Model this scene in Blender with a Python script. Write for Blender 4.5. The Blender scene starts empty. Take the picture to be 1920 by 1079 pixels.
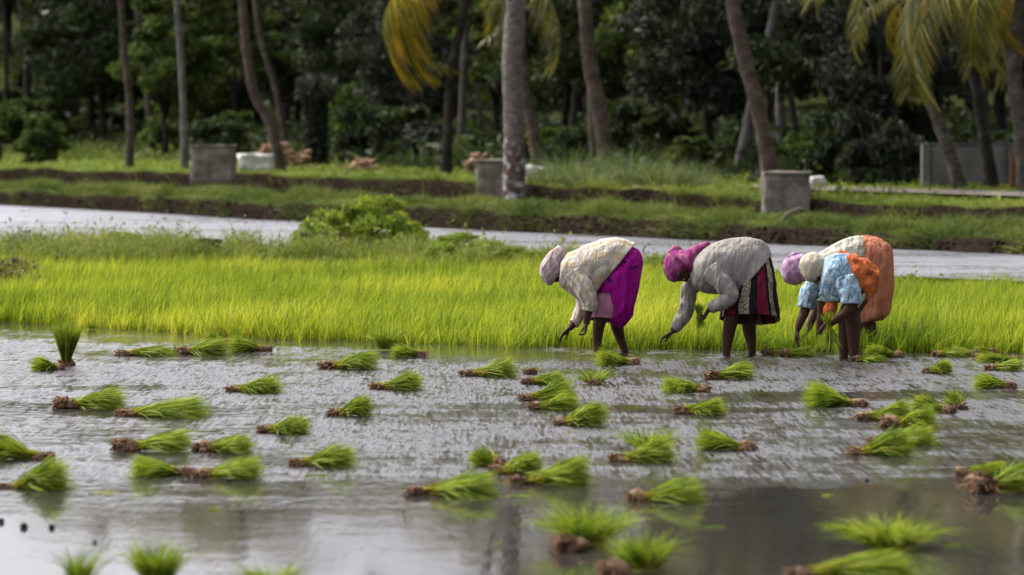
import bpy, bmesh, math, random
import numpy as np
from mathutils import Vector, Matrix, noise
random.seed(7); RS = np.random.RandomState(7)
S = bpy.context.scene; COL = S.collection
F = 7200.0; HOR = 250.0; CAMZ = 2.0
# ------------------------------------------------------------------ camera
cd = bpy.data.cameras.new('camera'); cam = bpy.data.objects.new('camera', cd); COL.objects.link(cam)
cd.sensor_width = 36; cd.lens = 36 * F / 1920; cd.clip_start = .5; cd.clip_end = 6000
PITCH = math.atan((539.5 - HOR) / F)
cam.location = (0, 0, CAMZ); cam.rotation_euler = (math.pi / 2 - PITCH, 0, 0)
cd.dof.use_dof = True; cd.dof.focus_distance = 32.5; cd.dof.aperture_fstop = 2.5
S.camera = cam
# ------------------------------------------------------------------ sky, sun
SUN_EL, SUN_AZ = math.radians(56), math.radians(-55)      # azimuth from +Y towards +X
W = bpy.data.worlds.new('World'); S.world = W; W.use_nodes = True
nt = W.node_tree; bg = nt.nodes['Background']; bg.inputs['Strength'].default_value = .12
sky = nt.nodes.new('ShaderNodeTexSky'); sky.sky_type = 'NISHITA'; sky.sun_disc = False
sky.sun_elevation = SUN_EL; sky.sun_rotation = SUN_AZ
sky.dust_density = 3; sky.air_density = 1
tc = nt.nodes.new('ShaderNodeTexCoord'); mp = nt.nodes.new('ShaderNodeMapping'); mp.inputs['Scale'].default_value = (1.6, 1.6, 5)
nz = nt.nodes.new('ShaderNodeTexNoise'); nz.inputs['Scale'].default_value = 2.2; nz.inputs['Detail'].default_value = 6
cr = nt.nodes.new('ShaderNodeValToRGB'); cr.color_ramp.elements[0].position = .38; cr.color_ramp.elements[1].position = .62
mx = nt.nodes.new('ShaderNodeMix'); mx.data_type = 'RGBA'; mx.inputs[7].default_value = (13.0, 12.8, 13.9, 1)
nt.links.new(tc.outputs['Generated'], mp.inputs[0]); nt.links.new(mp.outputs[0], nz.inputs[0]); nt.links.new(nz.outputs[0], cr.inputs[0])
mr = nt.nodes.new('ShaderNodeMapRange'); mr.inputs['To Min'].default_value = .6; mr.inputs['To Max'].default_value = .95
sepw = nt.nodes.new('ShaderNodeSeparateXYZ'); nt.links.new(tc.outputs['Generated'], sepw.inputs[0])
el = nt.nodes.new('ShaderNodeMapRange'); nt.links.new(sepw.outputs[2], el.inputs[0]); el.inputs[1].default_value = .30; el.inputs[2].default_value = .75; el.inputs[3].default_value = 1; el.inputs[4].default_value = .45
mu = nt.nodes.new('ShaderNodeMath'); mu.operation = 'MULTIPLY'
nt.links.new(cr.outputs[0], mr.inputs[0]); nt.links.new(mr.outputs[0], mu.inputs[0]); nt.links.new(el.outputs[0], mu.inputs[1]); nt.links.new(mu.outputs[0], mx.inputs[0])
# clouds glow towards the sun, strengthened to brighten the reflections in the water
dt = nt.nodes.new('ShaderNodeVectorMath'); dt.operation = 'DOT_PRODUCT'; nt.links.new(tc.outputs['Generated'], dt.inputs[0])
dt.inputs[1].default_value = (math.sin(SUN_AZ) * math.cos(SUN_EL), math.cos(SUN_AZ) * math.cos(SUN_EL), math.sin(SUN_EL))
gl = nt.nodes.new('ShaderNodeMapRange'); gl.inputs[1].default_value = .40; gl.inputs[2].default_value = .80; gl.inputs[3].default_value = 5.6; gl.inputs[4].default_value = 52.0
nt.links.new(dt.outputs['Value'], gl.inputs[0]); cc = nt.nodes.new('ShaderNodeVectorMath'); cc.operation = 'SCALE'; cc.inputs[0].default_value = (1, .99, 1.07)
nt.links.new(gl.outputs[0], cc.inputs['Scale']); nt.links.new(cc.outputs[0], mx.inputs[7])
nt.links.new(sky.outputs[0], mx.inputs[6]); nt.links.new(mx.outputs[2], bg.inputs[0])
sl = bpy.data.lights.new('sun', 'SUN'); sl.energy = 4.8; sl.angle = math.radians(.6); sl.color = (1, .94, .84)
so = bpy.data.objects.new('sun', sl); COL.objects.link(so)
sd = Vector((math.sin(SUN_AZ) * math.cos(SUN_EL), math.cos(SUN_AZ) * math.cos(SUN_EL), math.sin(SUN_EL)))
so.rotation_euler = sd.to_track_quat('Z', 'Y').to_euler()
S.view_settings.view_transform = 'Standard'; S.view_settings.look = 'None'; S.view_settings.exposure = 0; S.view_settings.gamma = 1

# ------------------------------------------------------------------ helpers
def ray(px, py):
    x, v = (px - 960) / F, -(py - 539.5) / F
    c, s = math.cos(PITCH), math.sin(PITCH)
    return Vector((x, c + v * s, v * c - s))
def at(px, py, z=0):
    r = ray(px, py); return Vector((0, 0, CAMZ)) + r * ((z - CAMZ) / r.z)
def atd(px, py, d):
    r = ray(px, py); return Vector((0, 0, CAMZ)) + r * (d / r.y)
def tag(o, label=None, cat=None, group=None, kind=None):
    if label: o['label'] = label
    if cat: o['category'] = cat
    if group: o['group'] = group
    if kind: o['kind'] = kind
    return o
def empty(name, loc=(0, 0, 0), rz=0, label=None, cat=None, group=None):
    o = bpy.data.objects.new(name, None); COL.objects.link(o); o.location = loc; o.rotation_euler = (0, 0, rz)
    o.empty_display_size = .1
    return tag(o, label, cat, group)
def link(name, me, mat=None, parent=None):
    if mat and not me.materials: me.materials.append(mat)
    o = bpy.data.objects.new(name, me); COL.objects.link(o)
    if parent: o.parent = parent
    return o
def copy_obj(o, parent=None):
    c = o.copy(); COL.objects.link(c); c.parent = parent
    for ch in list(o.children): copy_obj(ch, c)
    return c
def npmesh(name, V, Fq, attrs=None, smooth=False):
    """V (n,3), Fq (m,4) quads"""
    me = bpy.data.meshes.new(name); V = np.asarray(V, np.float32); Fq = np.asarray(Fq, np.int32)
    n, m, k = len(V), len(Fq), Fq.shape[1]
    me.vertices.add(n); me.vertices.foreach_set('co', V.ravel())
    me.loops.add(m * k); me.loops.foreach_set('vertex_index', Fq.ravel())
    me.polygons.add(m); me.polygons.foreach_set('loop_start', np.arange(0, m * k, k, dtype=np.int32))
    me.polygons.foreach_set('loop_total', np.full(m, k, np.int32))
    me.polygons.foreach_set('use_smooth', np.full(m, smooth))
    for kx, a in (attrs or {}).items():
        at_ = me.attributes.new(kx, 'FLOAT', 'POINT'); at_.data.foreach_set('value', np.asarray(a, np.float32))
    me.update(calc_edges=True); return me
def vnoise(x, y, s=1.0, seed=0.0):
    return np.array([noise.noise(Vector((a * s + seed, b * s, seed * 1.7))) for a, b in zip(x, y)])
def blades(P, D, L, Wd, bend, bdir=None, segs=3, curl=1.6):
    """P origins (n,3), D unit direction (n,3), L length, Wd width, bend amount towards bdir (n,3)"""
    n = len(P); side = np.cross(D, RS.normal(size=(n, 3))); side /= np.linalg.norm(side, axis=1)[:, None] + 1e-9
    if bdir is None:
        a = RS.uniform(0, 2 * np.pi, n); bdir = np.stack([np.cos(a), np.sin(a), -.5 * np.ones(n)], 1)
    r = RS.uniform(0, 1, n); V = []; T = []; R = []
    for i in range(segs + 1):
        t = i / segs
        c = P + D * (L * t)[:, None] + bdir * (L * bend * t ** curl * t)[:, None]
        w = Wd * (.55 + .45 * math.sin(min(1, t * 1.5) * math.pi * .5)) * (1 - t ** 2.2) + .0004
        V += [c - side * w[:, None] / 2, c + side * w[:, None] / 2]; T += [np.full(n, t)] * 2; R += [r] * 2
    V = np.stack(V, 1).reshape(-1, 3); T = np.stack(T, 1).ravel(); R = np.stack(R, 1).ravel()
    k = 2 * (segs + 1); base = np.arange(n)[:, None] * k
    Fq = np.concatenate([base + np.array([[2 * i, 2 * i + 1, 2 * i + 3, 2 * i + 2]]) for i in range(segs)], 0)
    return V, Fq, T, R
def leaves(C, size, n_dir=None, elong=1.8, flat=0.0):
    n = len(C); a = RS.normal(size=(n, 3)); a /= np.linalg.norm(a, axis=1)[:, None]
    b = RS.normal(size=(n, 3)); b[:, 2] *= 1 - flat; a[:, 2] *= 1 - flat; a[:, 2] -= .35
    a /= np.linalg.norm(a, axis=1)[:, None]
    b = np.cross(a, b); b /= np.linalg.norm(b, axis=1)[:, None]
    s = (size * RS.uniform(.6, 1.3, n))[:, None]
    V = np.stack([C - a * s * .5 * elong, C + b * s * .4, C + a * s * .5 * elong, C - b * s * .4], 1).reshape(-1, 3)
    Fq = np.arange(n * 4).reshape(n, 4); r = np.repeat(RS.uniform(0, 1, n), 4); t = np.tile([0, .5, 1, .5], n)
    return V, Fq, t, r
def merge(parts):
    V, Fq, T, R = [], [], [], []; o = 0
    for v, f, t, r in parts:
        V.append(v); Fq.append(f + o); T.append(t); R.append(r); o += len(v)
    return np.concatenate(V), np.concatenate(Fq), np.concatenate(T), np.concatenate(R)
def vegmesh(name, parts, smooth=False):
    V, Fq, T, R = merge(parts) if isinstance(parts, list) else parts
    return npmesh(name, V, Fq, {'t': T, 'r': R}, smooth)
def tube_arr(pts, radii, seg=10, rough=0.0, seed=0.0, cap=True):
    pts = [Vector(p) for p in pts]; V = []; n = len(pts); up = Vector((0, 1, 0))
    for i, p in enumerate(pts):
        t = (pts[min(i + 1, n - 1)] - pts[max(i - 1, 0)]).normalized()
        a = t.cross(up)
        if a.length < .05: a = t.cross(Vector((1, 0, 0)))
        a.normalize(); b = t.cross(a)
        for k in range(seg):
            th = 2 * math.pi * k / seg; d = a * math.cos(th) + b * math.sin(th)
            rr = radii[i] * (1 + rough * noise.noise(Vector((d.x * 1.3 + seed, d.y * 1.3 + p.z * 3, d.z + i * .37))))
            V.append(p + d * rr)
    Fq = [(i * seg + k, i * seg + (k + 1) % seg, (i + 1) * seg + (k + 1) % seg, (i + 1) * seg + k) for i in range(n - 1) for k in range(seg)]
    if cap:
        V.append(pts[0]); V.append(pts[-1]); a, b = len(V) - 2, len(V) - 1
        Fq += [(a, (k + 1) % seg, k, k) for k in range(seg)]
        Fq += [(b, (n - 1) * seg + k, (n - 1) * seg + (k + 1) % seg, (n - 1) * seg + (k + 1) % seg) for k in range(seg)]
    return V, Fq
def pymesh(name, chunks, smooth=True):
    V, Fc, o = [], [], 0
    for v, f in chunks:
        V += [tuple(p) for p in v]; Fc += [tuple(dict.fromkeys(i + o for i in q)) for q in f]; o += len(v)
    me = bpy.data.meshes.new(name); me.from_pydata(V, [], Fc); me.polygons.foreach_set('use_smooth', [smooth] * len(Fc)); me.update(); return me
def crom(P, n):
    """catmull-rom through arrays"""
    P = [np.array(p, float) for p in P]; out = []
    for i in range(len(P) - 1):
        p0, p1, p2, p3 = P[max(i - 1, 0)], P[i], P[i + 1], P[min(i + 2, len(P) - 1)]
        for k in range(n):
            t = k / n; out.append(.5 * (2 * p1 + (p2 - p0) * t + (2 * p0 - 5 * p1 + 4 * p2 - p3) * t * t + (3 * p1 - p0 - 3 * p2 + p3) * t ** 3))
    out.append(P[-1]); return out

# ------------------------------------------------------------------ materials
class M_:
    def __init__(s, name):
        s.m = bpy.data.materials.new(name); s.m.use_nodes = True; s.t = s.m.node_tree
        s.b = s.t.nodes['Principled BSDF']; s.out = s.t.nodes['Material Output']
    def n(s, typ, **kw):
        x = s.t.nodes.new('ShaderNode' + typ)
        for k, v in kw.items():
            if k.startswith('i_'): x.inputs[int(k[2:]) if k[2:].isdigit() else k[2:].replace('_', ' ')].default_value = v
            else: setattr(x, k, v)
        return x
    def l(s, a, b): s.t.links.new(a, b)
    def noise(s, scale, detail=4, co='Object', rough=.6, stretch=None):
        tcn = s.n('TexCoord'); x = s.n('TexNoise', i_Scale=scale, i_Detail=detail, i_Roughness=rough); src = tcn.outputs[co]
        if stretch:
            mpp = s.n('Mapping'); mpp.inputs['Scale'].default_value = stretch; s.l(src, mpp.inputs[0]); src = mpp.outputs[0]
        s.l(src, x.inputs[0]); return x.outputs[0]
    def ramp(s, fac, stops):
        x = s.n('ValToRGB'); e = x.color_ramp.elements
        while len(e) < len(stops): e.new(.5)
        for el, (p, c) in zip(e, stops): el.position = p; el.color = (*c, 1)
        s.l(fac, x.inputs[0]); return x.outputs[0]
    def mix(s, fac, a, b, mode='MIX'):
        x = s.n('Mix', data_type='RGBA', blend_type=mode)
        for v, i in ((fac, 0), (a, 6), (b, 7)):
            if hasattr(v, 'node'): s.l(v, x.inputs[i])
            else: x.inputs[i].default_value = v if not isinstance(v, tuple) else (*v, 1)
        return x.outputs[2]
    def math(s, op, a, b=0, c=0):
        x = s.n('Math', operation=op)
        for v, i in ((a, 0), (b, 1), (c, 2)):
            if hasattr(v, 'node'): s.l(v, x.inputs[i])
            else: x.inputs[i].default_value = v
        return x.outputs[0]
    def attr(s, name): return s.n('Attribute', attribute_name=name).outputs['Fac']
    def bump(s, h, strength=.5, dist=.01):
        x = s.n('Bump', i_Strength=strength, i_Distance=dist); s.l(h, x.inputs['Height']); s.l(x.outputs[0], s.b.inputs['Normal']); return x
    def base(s, c, rough=.8, spec=.3):
        if hasattr(c, 'node'): s.l(c, s.b.inputs['Base Color'])
        else: s.b.inputs['Base Color'].default_value = (*c, 1)
        s.b.inputs['Roughness'].default_value = rough; s.b.inputs['Specular IOR Level'].default_value = spec; return s.m
def leafmat(name, stops, tstops=None, trans=.4, rough=.6, spec=.12, patch=.5, tcol=None, tscale=1.0):
    m = M_(name); r = m.attr('r')
    nzz = m.noise(patch, 3); f = m.math('ADD', m.math('MULTIPLY', r, .65), m.math('SUBTRACT', m.math('MULTIPLY', nzz, 1.3), .43))
    c = m.ramp(f, stops)
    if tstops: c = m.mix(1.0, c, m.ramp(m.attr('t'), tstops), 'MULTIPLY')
    m.base(c, rough, spec)
    tr = m.n('BsdfTranslucent'); c2 = m.mix(1.0, c, tcol or (1.15, 1.15, .6), 'MULTIPLY'); m.l(c2, tr.inputs[0])
    ms = m.n('MixShader', i_0=trans); m.l(m.b.outputs[0], ms.inputs[1]); m.l(tr.outputs[0], ms.inputs[2]); m.l(ms.outputs[0], m.out.inputs[0])
    return m.m
MAT = {}
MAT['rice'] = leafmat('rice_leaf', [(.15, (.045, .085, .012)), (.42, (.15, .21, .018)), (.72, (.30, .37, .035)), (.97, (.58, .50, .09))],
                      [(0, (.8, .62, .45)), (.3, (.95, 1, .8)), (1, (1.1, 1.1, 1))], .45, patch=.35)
MAT['seedling'] = leafmat('seedling_leaf', [(.15, (.035, .075, .012)), (.45, (.13, .195, .022)), (.82, (.36, .42, .045)), (1, (.40, .33, .12))],
                      [(0, (1.1, .9, .6)), (.3, (.9, .95, .9)), (1, (1.15, 1.15, 1))], .35, patch=9)
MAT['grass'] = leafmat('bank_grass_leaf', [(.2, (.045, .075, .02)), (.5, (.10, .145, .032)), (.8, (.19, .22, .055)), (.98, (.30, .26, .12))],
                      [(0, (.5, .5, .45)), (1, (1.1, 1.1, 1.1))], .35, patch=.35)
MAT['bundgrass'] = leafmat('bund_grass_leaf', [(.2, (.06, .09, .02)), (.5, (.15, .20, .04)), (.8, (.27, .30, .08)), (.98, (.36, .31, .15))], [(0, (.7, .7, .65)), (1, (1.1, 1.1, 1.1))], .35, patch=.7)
MAT['dryweed'] = leafmat('dry_weed_leaf', [(.2, (.05, .035, .02)), (.5, (.13, .10, .05)), (.85, (.20, .20, .07)), (1, (.3, .25, .14))], None, .2, patch=2)
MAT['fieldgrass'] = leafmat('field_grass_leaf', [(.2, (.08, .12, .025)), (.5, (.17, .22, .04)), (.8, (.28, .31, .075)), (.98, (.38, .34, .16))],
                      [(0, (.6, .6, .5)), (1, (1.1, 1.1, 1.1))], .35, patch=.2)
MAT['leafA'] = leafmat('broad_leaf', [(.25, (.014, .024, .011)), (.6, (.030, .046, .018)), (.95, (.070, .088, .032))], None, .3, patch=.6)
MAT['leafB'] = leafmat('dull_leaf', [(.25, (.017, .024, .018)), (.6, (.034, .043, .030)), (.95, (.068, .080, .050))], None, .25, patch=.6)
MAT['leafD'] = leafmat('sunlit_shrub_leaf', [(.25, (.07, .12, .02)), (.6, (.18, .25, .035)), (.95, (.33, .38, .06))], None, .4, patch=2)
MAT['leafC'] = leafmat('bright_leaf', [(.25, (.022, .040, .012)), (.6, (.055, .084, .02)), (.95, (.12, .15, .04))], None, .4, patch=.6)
MAT['palm'] = leafmat('palm_leaflet', [(.2, (.045, .065, .015)), (.55, (.12, .13, .02)), (.95, (.26, .24, .04))],
                      [(0, (1, 1, 1)), (1, (1.3, 1.05, .8))], .35, rough=.4, spec=.5, patch=1)
MAT['palmyellow'] = leafmat('yellowing_leaflet', [(.2, (.07, .08, .012)), (.55, (.18, .16, .014)), (.95, (.40, .29, .02))],
                      [(0, (.6, .75, .8)), (.4, (.9, .9, .9)), (1, (1.5, 1.1, .7))], .45, rough=.4, patch=1)
MAT['reed'] = leafmat('reed_leaf', [(.2, (.05, .085, .03)), (.6, (.12, .16, .07)), (.95, (.32, .33, .20))], None, .35, patch=.6)
m = M_('mud_and_turf'); g = m.attr('veg'); n1 = m.noise(1.6, 6); n2 = m.noise(12, 4)
mud = m.ramp(n2, [(.3, (.010, .007, .005)), (.55, (.020, .014, .011)), (.8, (.050, .037, .028))])
trf = m.ramp(n1, [(.3, (.04, .07, .014)), (.55, (.09, .13, .022)), (.75, (.15, .18, .04))])
fg = m.math('MULTIPLY', g, m.math('ADD', n1, .55)); x = m.n('Clamp'); m.l(fg, x.inputs[0])
m.base(m.mix(x.outputs[0], mud, trf), 1, 0); m.bump(n2, .8, .05); MAT['ground'] = m.m
m = M_('pale_dirt'); m.base(m.ramp(m.noise(2.5, 6), [(.3, (.14, .12, .095)), (.7, (.26, .23, .185))]), 1, .02); MAT['road'] = m.m

def water(name, calm_near, amp_lo, amp_hi, rlo=.15, gm=.24, base=(.026, .024, .021), scale=1.0):
    m = M_(name)
    tcn = m.n('TexCoord'); geo = tcn.outputs['Object']
    def nn(sc, st, det=3):
        mpp = m.n('Mapping'); mpp.inputs['Scale'].default_value = st; m.l(geo, mpp.inputs[0])
        x = m.n('TexNoise', i_Scale=sc * scale, i_Detail=det, i_Roughness=.55); m.l(mpp.outputs[0], x.inputs[0]); return x.outputs[0]
    h = m.math('ADD', m.math('MULTIPLY', nn(13, (1.2, .5, 1), 4), .8), m.math('MULTIPLY', nn(3.4, (.8, .8, 1), 2), 1.2))
    patch = nn(.42 / scale, (.55, 1.0, 1), 4)
    sep = m.n('SeparateXYZ'); m.l(geo, sep.inputs[0])
    w = m.n('MapRange'); m.l(patch, w.inputs[0]); w.inputs[1].default_value = .41; w.inputs[2].default_value = .55
    if calm_near:
        # wind reaches only the open middle of the flooded field: calm in the near lee and against the rice
        xx = m.math('MULTIPLY', sep.outputs[0], -.55)
        yy = m.math('ADD', m.math('ADD', sep.outputs[1], xx), m.math('MULTIPLY', m.math('SUBTRACT', nn(.9, (.35, 1, 1), 4), .5), 9))
        a = m.n('MapRange', interpolation_type='SMOOTHSTEP'); m.l(yy, a.inputs[0]); a.inputs[1].default_value = 19.6; a.inputs[2].default_value = 25.2
        lee = m.math('ADD', sep.outputs[1], m.math('MULTIPLY', m.math('MINIMUM', sep.outputs[0], 0), .88)); b = m.n('MapRange', interpolation_type='SMOOTHSTEP'); m.l(lee, b.inputs[0]); b.inputs[1].default_value = 35.4; b.inputs[2].default_value = 32.6
        near = m.math('MULTIPLY', a.outputs[0], b.outputs[0])
        wv = m.math('MULTIPLY', near, m.math('ADD', m.math('MULTIPLY', w.outputs[0], .78), .22))
        wv = m.math('ADD', m.math('MULTIPLY', wv, amp_hi), amp_lo)
    else:
        wv = m.math('ADD', m.math('MULTIPLY', w.outputs[0], amp_hi), amp_lo)
    hh = m.math('MULTIPLY', m.math('SUBTRACT', h, 1.15), wv)
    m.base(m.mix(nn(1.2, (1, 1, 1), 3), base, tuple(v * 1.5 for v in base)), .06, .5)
    gr = m.n('MapRange'); m.l(m.math('ADD', m.math('MULTIPLY', nn(22, (1.5, .10, 1), 8), .55), m.math('MULTIPLY', nn(5, (1.3, .16, 1), 5), .45)), gr.inputs[0]); gr.inputs[1].default_value = .41; gr.inputs[2].default_value = .64
    wn = m.math('MULTIPLY', wv, 1 / (amp_hi + amp_lo)); m.l(m.math('ADD', m.math('MULTIPLY', wn, m.math('ADD', m.math('MULTIPLY', gr.outputs[0], gm), rlo)), .035), m.b.inputs['Roughness'])
    hh = m.math('MULTIPLY', hh, m.math('ADD', gr.outputs[0], .35))
    if calm_near:      # rings spreading from legs and hands
        for px_, py_ in ((1118, 662), (1165, 655), (1050, 655), (1362, 668), (1410, 662), (1238, 660), (1600, 676), (1585, 672), (1495, 655)):
            q_ = at(px_, py_); vd = m.n('VectorMath', operation='DISTANCE'); m.l(geo, vd.inputs[0]); vd.inputs[1].default_value = q_; dd = vd.outputs['Value']
            amp = m.math('MULTIPLY', m.math('EXPONENT', m.math('MULTIPLY', dd, -3.0)), .006)
            hh = m.math('ADD', hh, m.math('MULTIPLY', m.math('SINE', m.math('MULTIPLY', dd, 55)), amp))
    m.b.inputs['IOR'].default_value = 1.33
    x = m.bump(hh, 1.0, 1.0); return m.m
MAT['water'] = water('muddy_water', True, .0008, .040, rlo=.05, gm=.60)
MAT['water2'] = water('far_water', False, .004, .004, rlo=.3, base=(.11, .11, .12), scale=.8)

def simple(name, c1, c2, sc=8, rough=.85, spec=.2, b=.3, bd=.01, stretch=None):
    m = M_(name); n = m.noise(sc, 5, stretch=stretch); m.base(m.ramp(n, [(.3, c1), (.7, c2)]), rough, spec)
    if b: m.bump(n, b, bd)
    return m.m
MAT['skin'] = simple('brown_skin', (.045, .021, .013), (.075, .036, .023), 6, .6, .15, .05)
MAT['wetskin'] = MAT['skin']
MAT['concrete'] = simple('weathered_concrete', (.08, .07, .056), (.27, .24, .195), 3.5, .95, .1, .5, .02)
MAT['white'] = simple('limewashed_stone', (.36, .35, .32), (.62, .60, .56), 5, .9, .1, .3, .02)
MAT['wall'] = simple('plastered_wall', (.10, .095, .09), (.21, .20, .195), 1.6, .95, .1, .2, .02)
MAT['post'] = simple('rusty_brown_post', (.10, .04, .015), (.2, .09, .03), 6, .8)
MAT['root'] = simple('muddy_root', (.035, .018, .010), (.30, .18, .10), 38, .9, .2, 1, .02)
MAT['clod'] = simple('dark_clod', (.02, .015, .012), (.05, .035, .03), 30, .6)
MAT['husk'] = simple('dry_husk', (.16, .09, .055), (.42, .27, .18), 7, .9, .1, .5, .02)
MAT['log'] = simple('dark_log', (.05, .035, .03), (.13, .10, .085), 9, .9, .1, .5, .02)
MAT['eye'] = M_('eye_white').base((.22, .19, .17), .3, .4)
MAT['cloth_roof'] = simple('pale_roof', (.30, .29, .31), (.42, .41, .42), 3)
MAT['shadewall'] = simple('shade_painted_wall', (.02, .018, .016), (.04, .036, .032), 3)  # near black colour stands in for the shadow below the roof
def trunkmat(name, c1, c2, c3, ring=10):
    m = M_(name); n = m.noise(3, 5); n2 = m.noise(1.0, 4, stretch=(6, 6, 14)); f = m.math('ADD', m.math('MULTIPLY', n, .6), m.math('MULTIPLY', n2, .4))
    m.base(m.ramp(f, [(.32, tuple(v * .55 for v in c1)), (.5, tuple(v * .6 for v in c2)), (.66, tuple(v * .7 for v in c3))]), 1, .02)
    w = m.n('TexWave', bands_direction='Z', i_Scale=ring, i_Distortion=1.5); tcn = m.n('TexCoord'); m.l(tcn.outputs['Object'], w.inputs[0])
    m.bump(m.math('ADD', w.outputs['Fac'], n2), .6, .03); return m.m
MAT['trunk'] = trunkmat('palm_bark', (.075, .060, .050), (.14, .115, .098), (.23, .20, .17))
MAT['trunkpale'] = trunkmat('pale_bark', (.12, .11, .10), (.24, .22, .20), (.34, .32, .29))
MAT['trunkred'] = trunkmat('reddish_bark', (.075, .052, .042), (.145, .108, .088), (.22, .175, .148))
MAT['trunkdark'] = trunkmat('dark_bark', (.03, .026, .022), (.06, .052, .045), (.10, .09, .08), 4)
m = M_('lichened_bark'); tcn = m.n('TexCoord'); sp = m.n('SeparateXYZ'); m.l(tcn.outputs['Object'], sp.inputs[0])
n = m.noise(5.5, 4, rough=.65); low = m.n('MapRange'); m.l(sp.outputs[2], low.inputs[0]); low.inputs[1].default_value = 2.1; low.inputs[2].default_value = .9
b0 = m.ramp(m.noise(1, 5, stretch=(7, 7, 18)), [(.3, (.075, .065, .055)), (.7, (.20, .18, .155))])
b1 = m.ramp(n, [(.44, (.085, .055, .047)), (.54, (.13, .10, .09)), (.6, (.42, .42, .40))])
m.base(m.mix(low.outputs[0], b0, b1), 1, .02); m.bump(m.math('ADD', n, m.noise(1, 3, stretch=(4, 4, 22))), .9, .05); MAT['trunkmain'] = m.m

# cloths -----------------------------------------------------------
def cloth(name, fn, rough=.9, wr=.35, st=(1.8, 1.2, .6)):
    m = M_(name); tcn = m.n('TexCoord'); uv = m.n('SeparateXYZ'); m.l(tcn.outputs['UV'], uv.inputs[0])
    c = fn(m, uv.outputs[0], uv.outputs[1]); m.base(c, rough, .15)
    m.bump(m.noise(11, 3, rough=.45, stretch=st), min(1, wr * 1.5), .10); return m.m
def band(m, u, freq, duty, ph=0.0):       # 1 inside the band
    return m.math('LESS_THAN', m.math('FRACT', m.math('ADD', m.math('MULTIPLY', u, freq), ph)), duty)
def f_plaid(bc, c1, c2, f1, f2):
    def fn(m, u, v):
        c = m.mix(m.math('MULTIPLY', band(m, u, f1, .42), .6), bc, c1)
        c = m.mix(m.math('MULTIPLY', band(m, v, f2, .35), .55), c, c2)
        return m.mix(m.math('MULTIPLY', band(m, v, f2, .06, .5), .5), c, c1)
    return fn
def f_blot(bc, c1, sc, lo, hi):
    def fn(m, u, v): return m.mix(m.math('MULTIPLY', m.ramp(m.noise(sc, 2), [(lo, (0, 0, 0)), (hi, (1, 1, 1))]), .9), bc, c1)
    return fn
def f_plain(a, b, sc=6):
    def fn(m, u, v): return m.ramp(m.noise(sc, 4), [(.3, a), (.7, b)])
    return fn
def f_stripes(m, u, v):
    dots = m.ramp(m.noise(55, 1), [(.38, (.10, .085, .055)), (.62, (.34, .30, .20))])
    fr = m.math('FRACT', m.math('MULTIPLY', u, 6.0))
    c = m.mix(m.math('GREATER_THAN', fr, .36), (.14, .010, .026), (.008, .008, .010))
    c = m.mix(m.math('GREATER_THAN', fr, .55), c, dots)
    return m.mix(m.math('GREATER_THAN', fr, .87), c, (.008, .008, .010))
MAT['c_plaid'] = cloth('cream_plaid_cotton', f_plaid((.54, .49, .39), (.38, .25, .10), (.42, .35, .35), 9, 7))
MAT['c_magenta'] = cloth('magenta_cotton', f_blot((.30, .004, .20), (.05, .004, .08), 10, .62, .66), wr=.6, st=(1.5, 1.5, .22))
MAT['c_pink'] = cloth('dull_pink_cotton', f_plain((.32, .13, .20), (.42, .20, .27)))
MAT['c_scarfA'] = cloth('beige_pink_scarf', f_plaid((.42, .33, .31), (.24, .17, .17), (.50, .38, .40), 14, 11))
MAT['c_scarfB'] = cloth('magenta_scarf', f_plaid((.33, .05, .19), (.20, .03, .14), (.38, .16, .22), 12, 9))
MAT['c_scarfC'] = cloth('mauve_scarf', f_plaid((.42, .25, .38), (.30, .16, .27), (.50, .36, .45), 14, 12))
MAT['c_cap'] = cloth('beige_towel', f_plain((.42, .37, .26), (.53, .47, .35)))
MAT['c_grey'] = cloth('grey_shirt', f_plain((.23, .21, .185), (.31, .285, .25), 4), wr=.4)
MAT['c_stripe'] = cloth('striped_skirt', f_stripes)
MAT['c_blue'] = cloth('blue_blossom_shirt', f_blot((.15, .26, .35), (.42, .52, .58), 16, .42, .6), wr=.5)
MAT['c_teal'] = cloth('pale_teal', f_plain((.25, .36, .36), (.32, .44, .42)))
MAT['c_orange'] = cloth('orange_cotton', f_blot((.52, .14, .04), (.24, .045, .02), 11, .5, .62), wr=.35)
MAT['c_salmon'] = cloth('salmon_cotton', f_plain((.36, .125, .07), (.44, .17, .095)), wr=.6, st=(1.5, 1.5, .22))
MAT['c_check'] = cloth('olive_white_check', f_plaid((.40, .39, .31), (.12, .11, .07), (.50, .48, .43), 11, 10))
MAT['c_green'] = cloth('pale_green_cloth', f_plain((.34, .42, .22), (.44, .50, .30)))

# ------------------------------------------------------------------ terrain
UK = np.array([-3000, 0, 480, 960, 1440, 1920, 5000.])
def key(*v): return lambda u: np.interp(u, UK, v)
dA = key(44, 40.6, 37.4, 35.9, 35.3, 34.8, 34)
dB = key(53, 53, 54, 53, 48.5, 45, 40)
dB2 = key(66, 62.5, 60, 57, 51.5, 48, 42.5)
zB = key(.22, .22, .22, .18, .08, .07, .07)
bt = key(1.1, 1.1, 1.1, 1.0, .55, .5, .5)
dC = key(138, 98.7, 82, 72, 64, 58.4, 47)
zD = key(.56, .56, .57, .57, .50, .38, .34)
dF_ = key(156, 109, 94, 79, 71, 65, 53)
zF = key(.96, .96, .98, .94, .76, .70, .6)
dG = key(195, 140, 120, 92, 81, 75, 60)
zG = key(1.06, 1.06, 1.07, .96, .92, .88, .85)
h1d = 28; h1z = key(2.2, 2.0, 2.0, 1.5, 1.2, 1.15, 1.1)
h2d = key(45, 45, 70, 80, 80, 80, 80); h2z = key(6, 5.8, 4.6, 3.2, 2.6, 2.4, 2)
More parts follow.
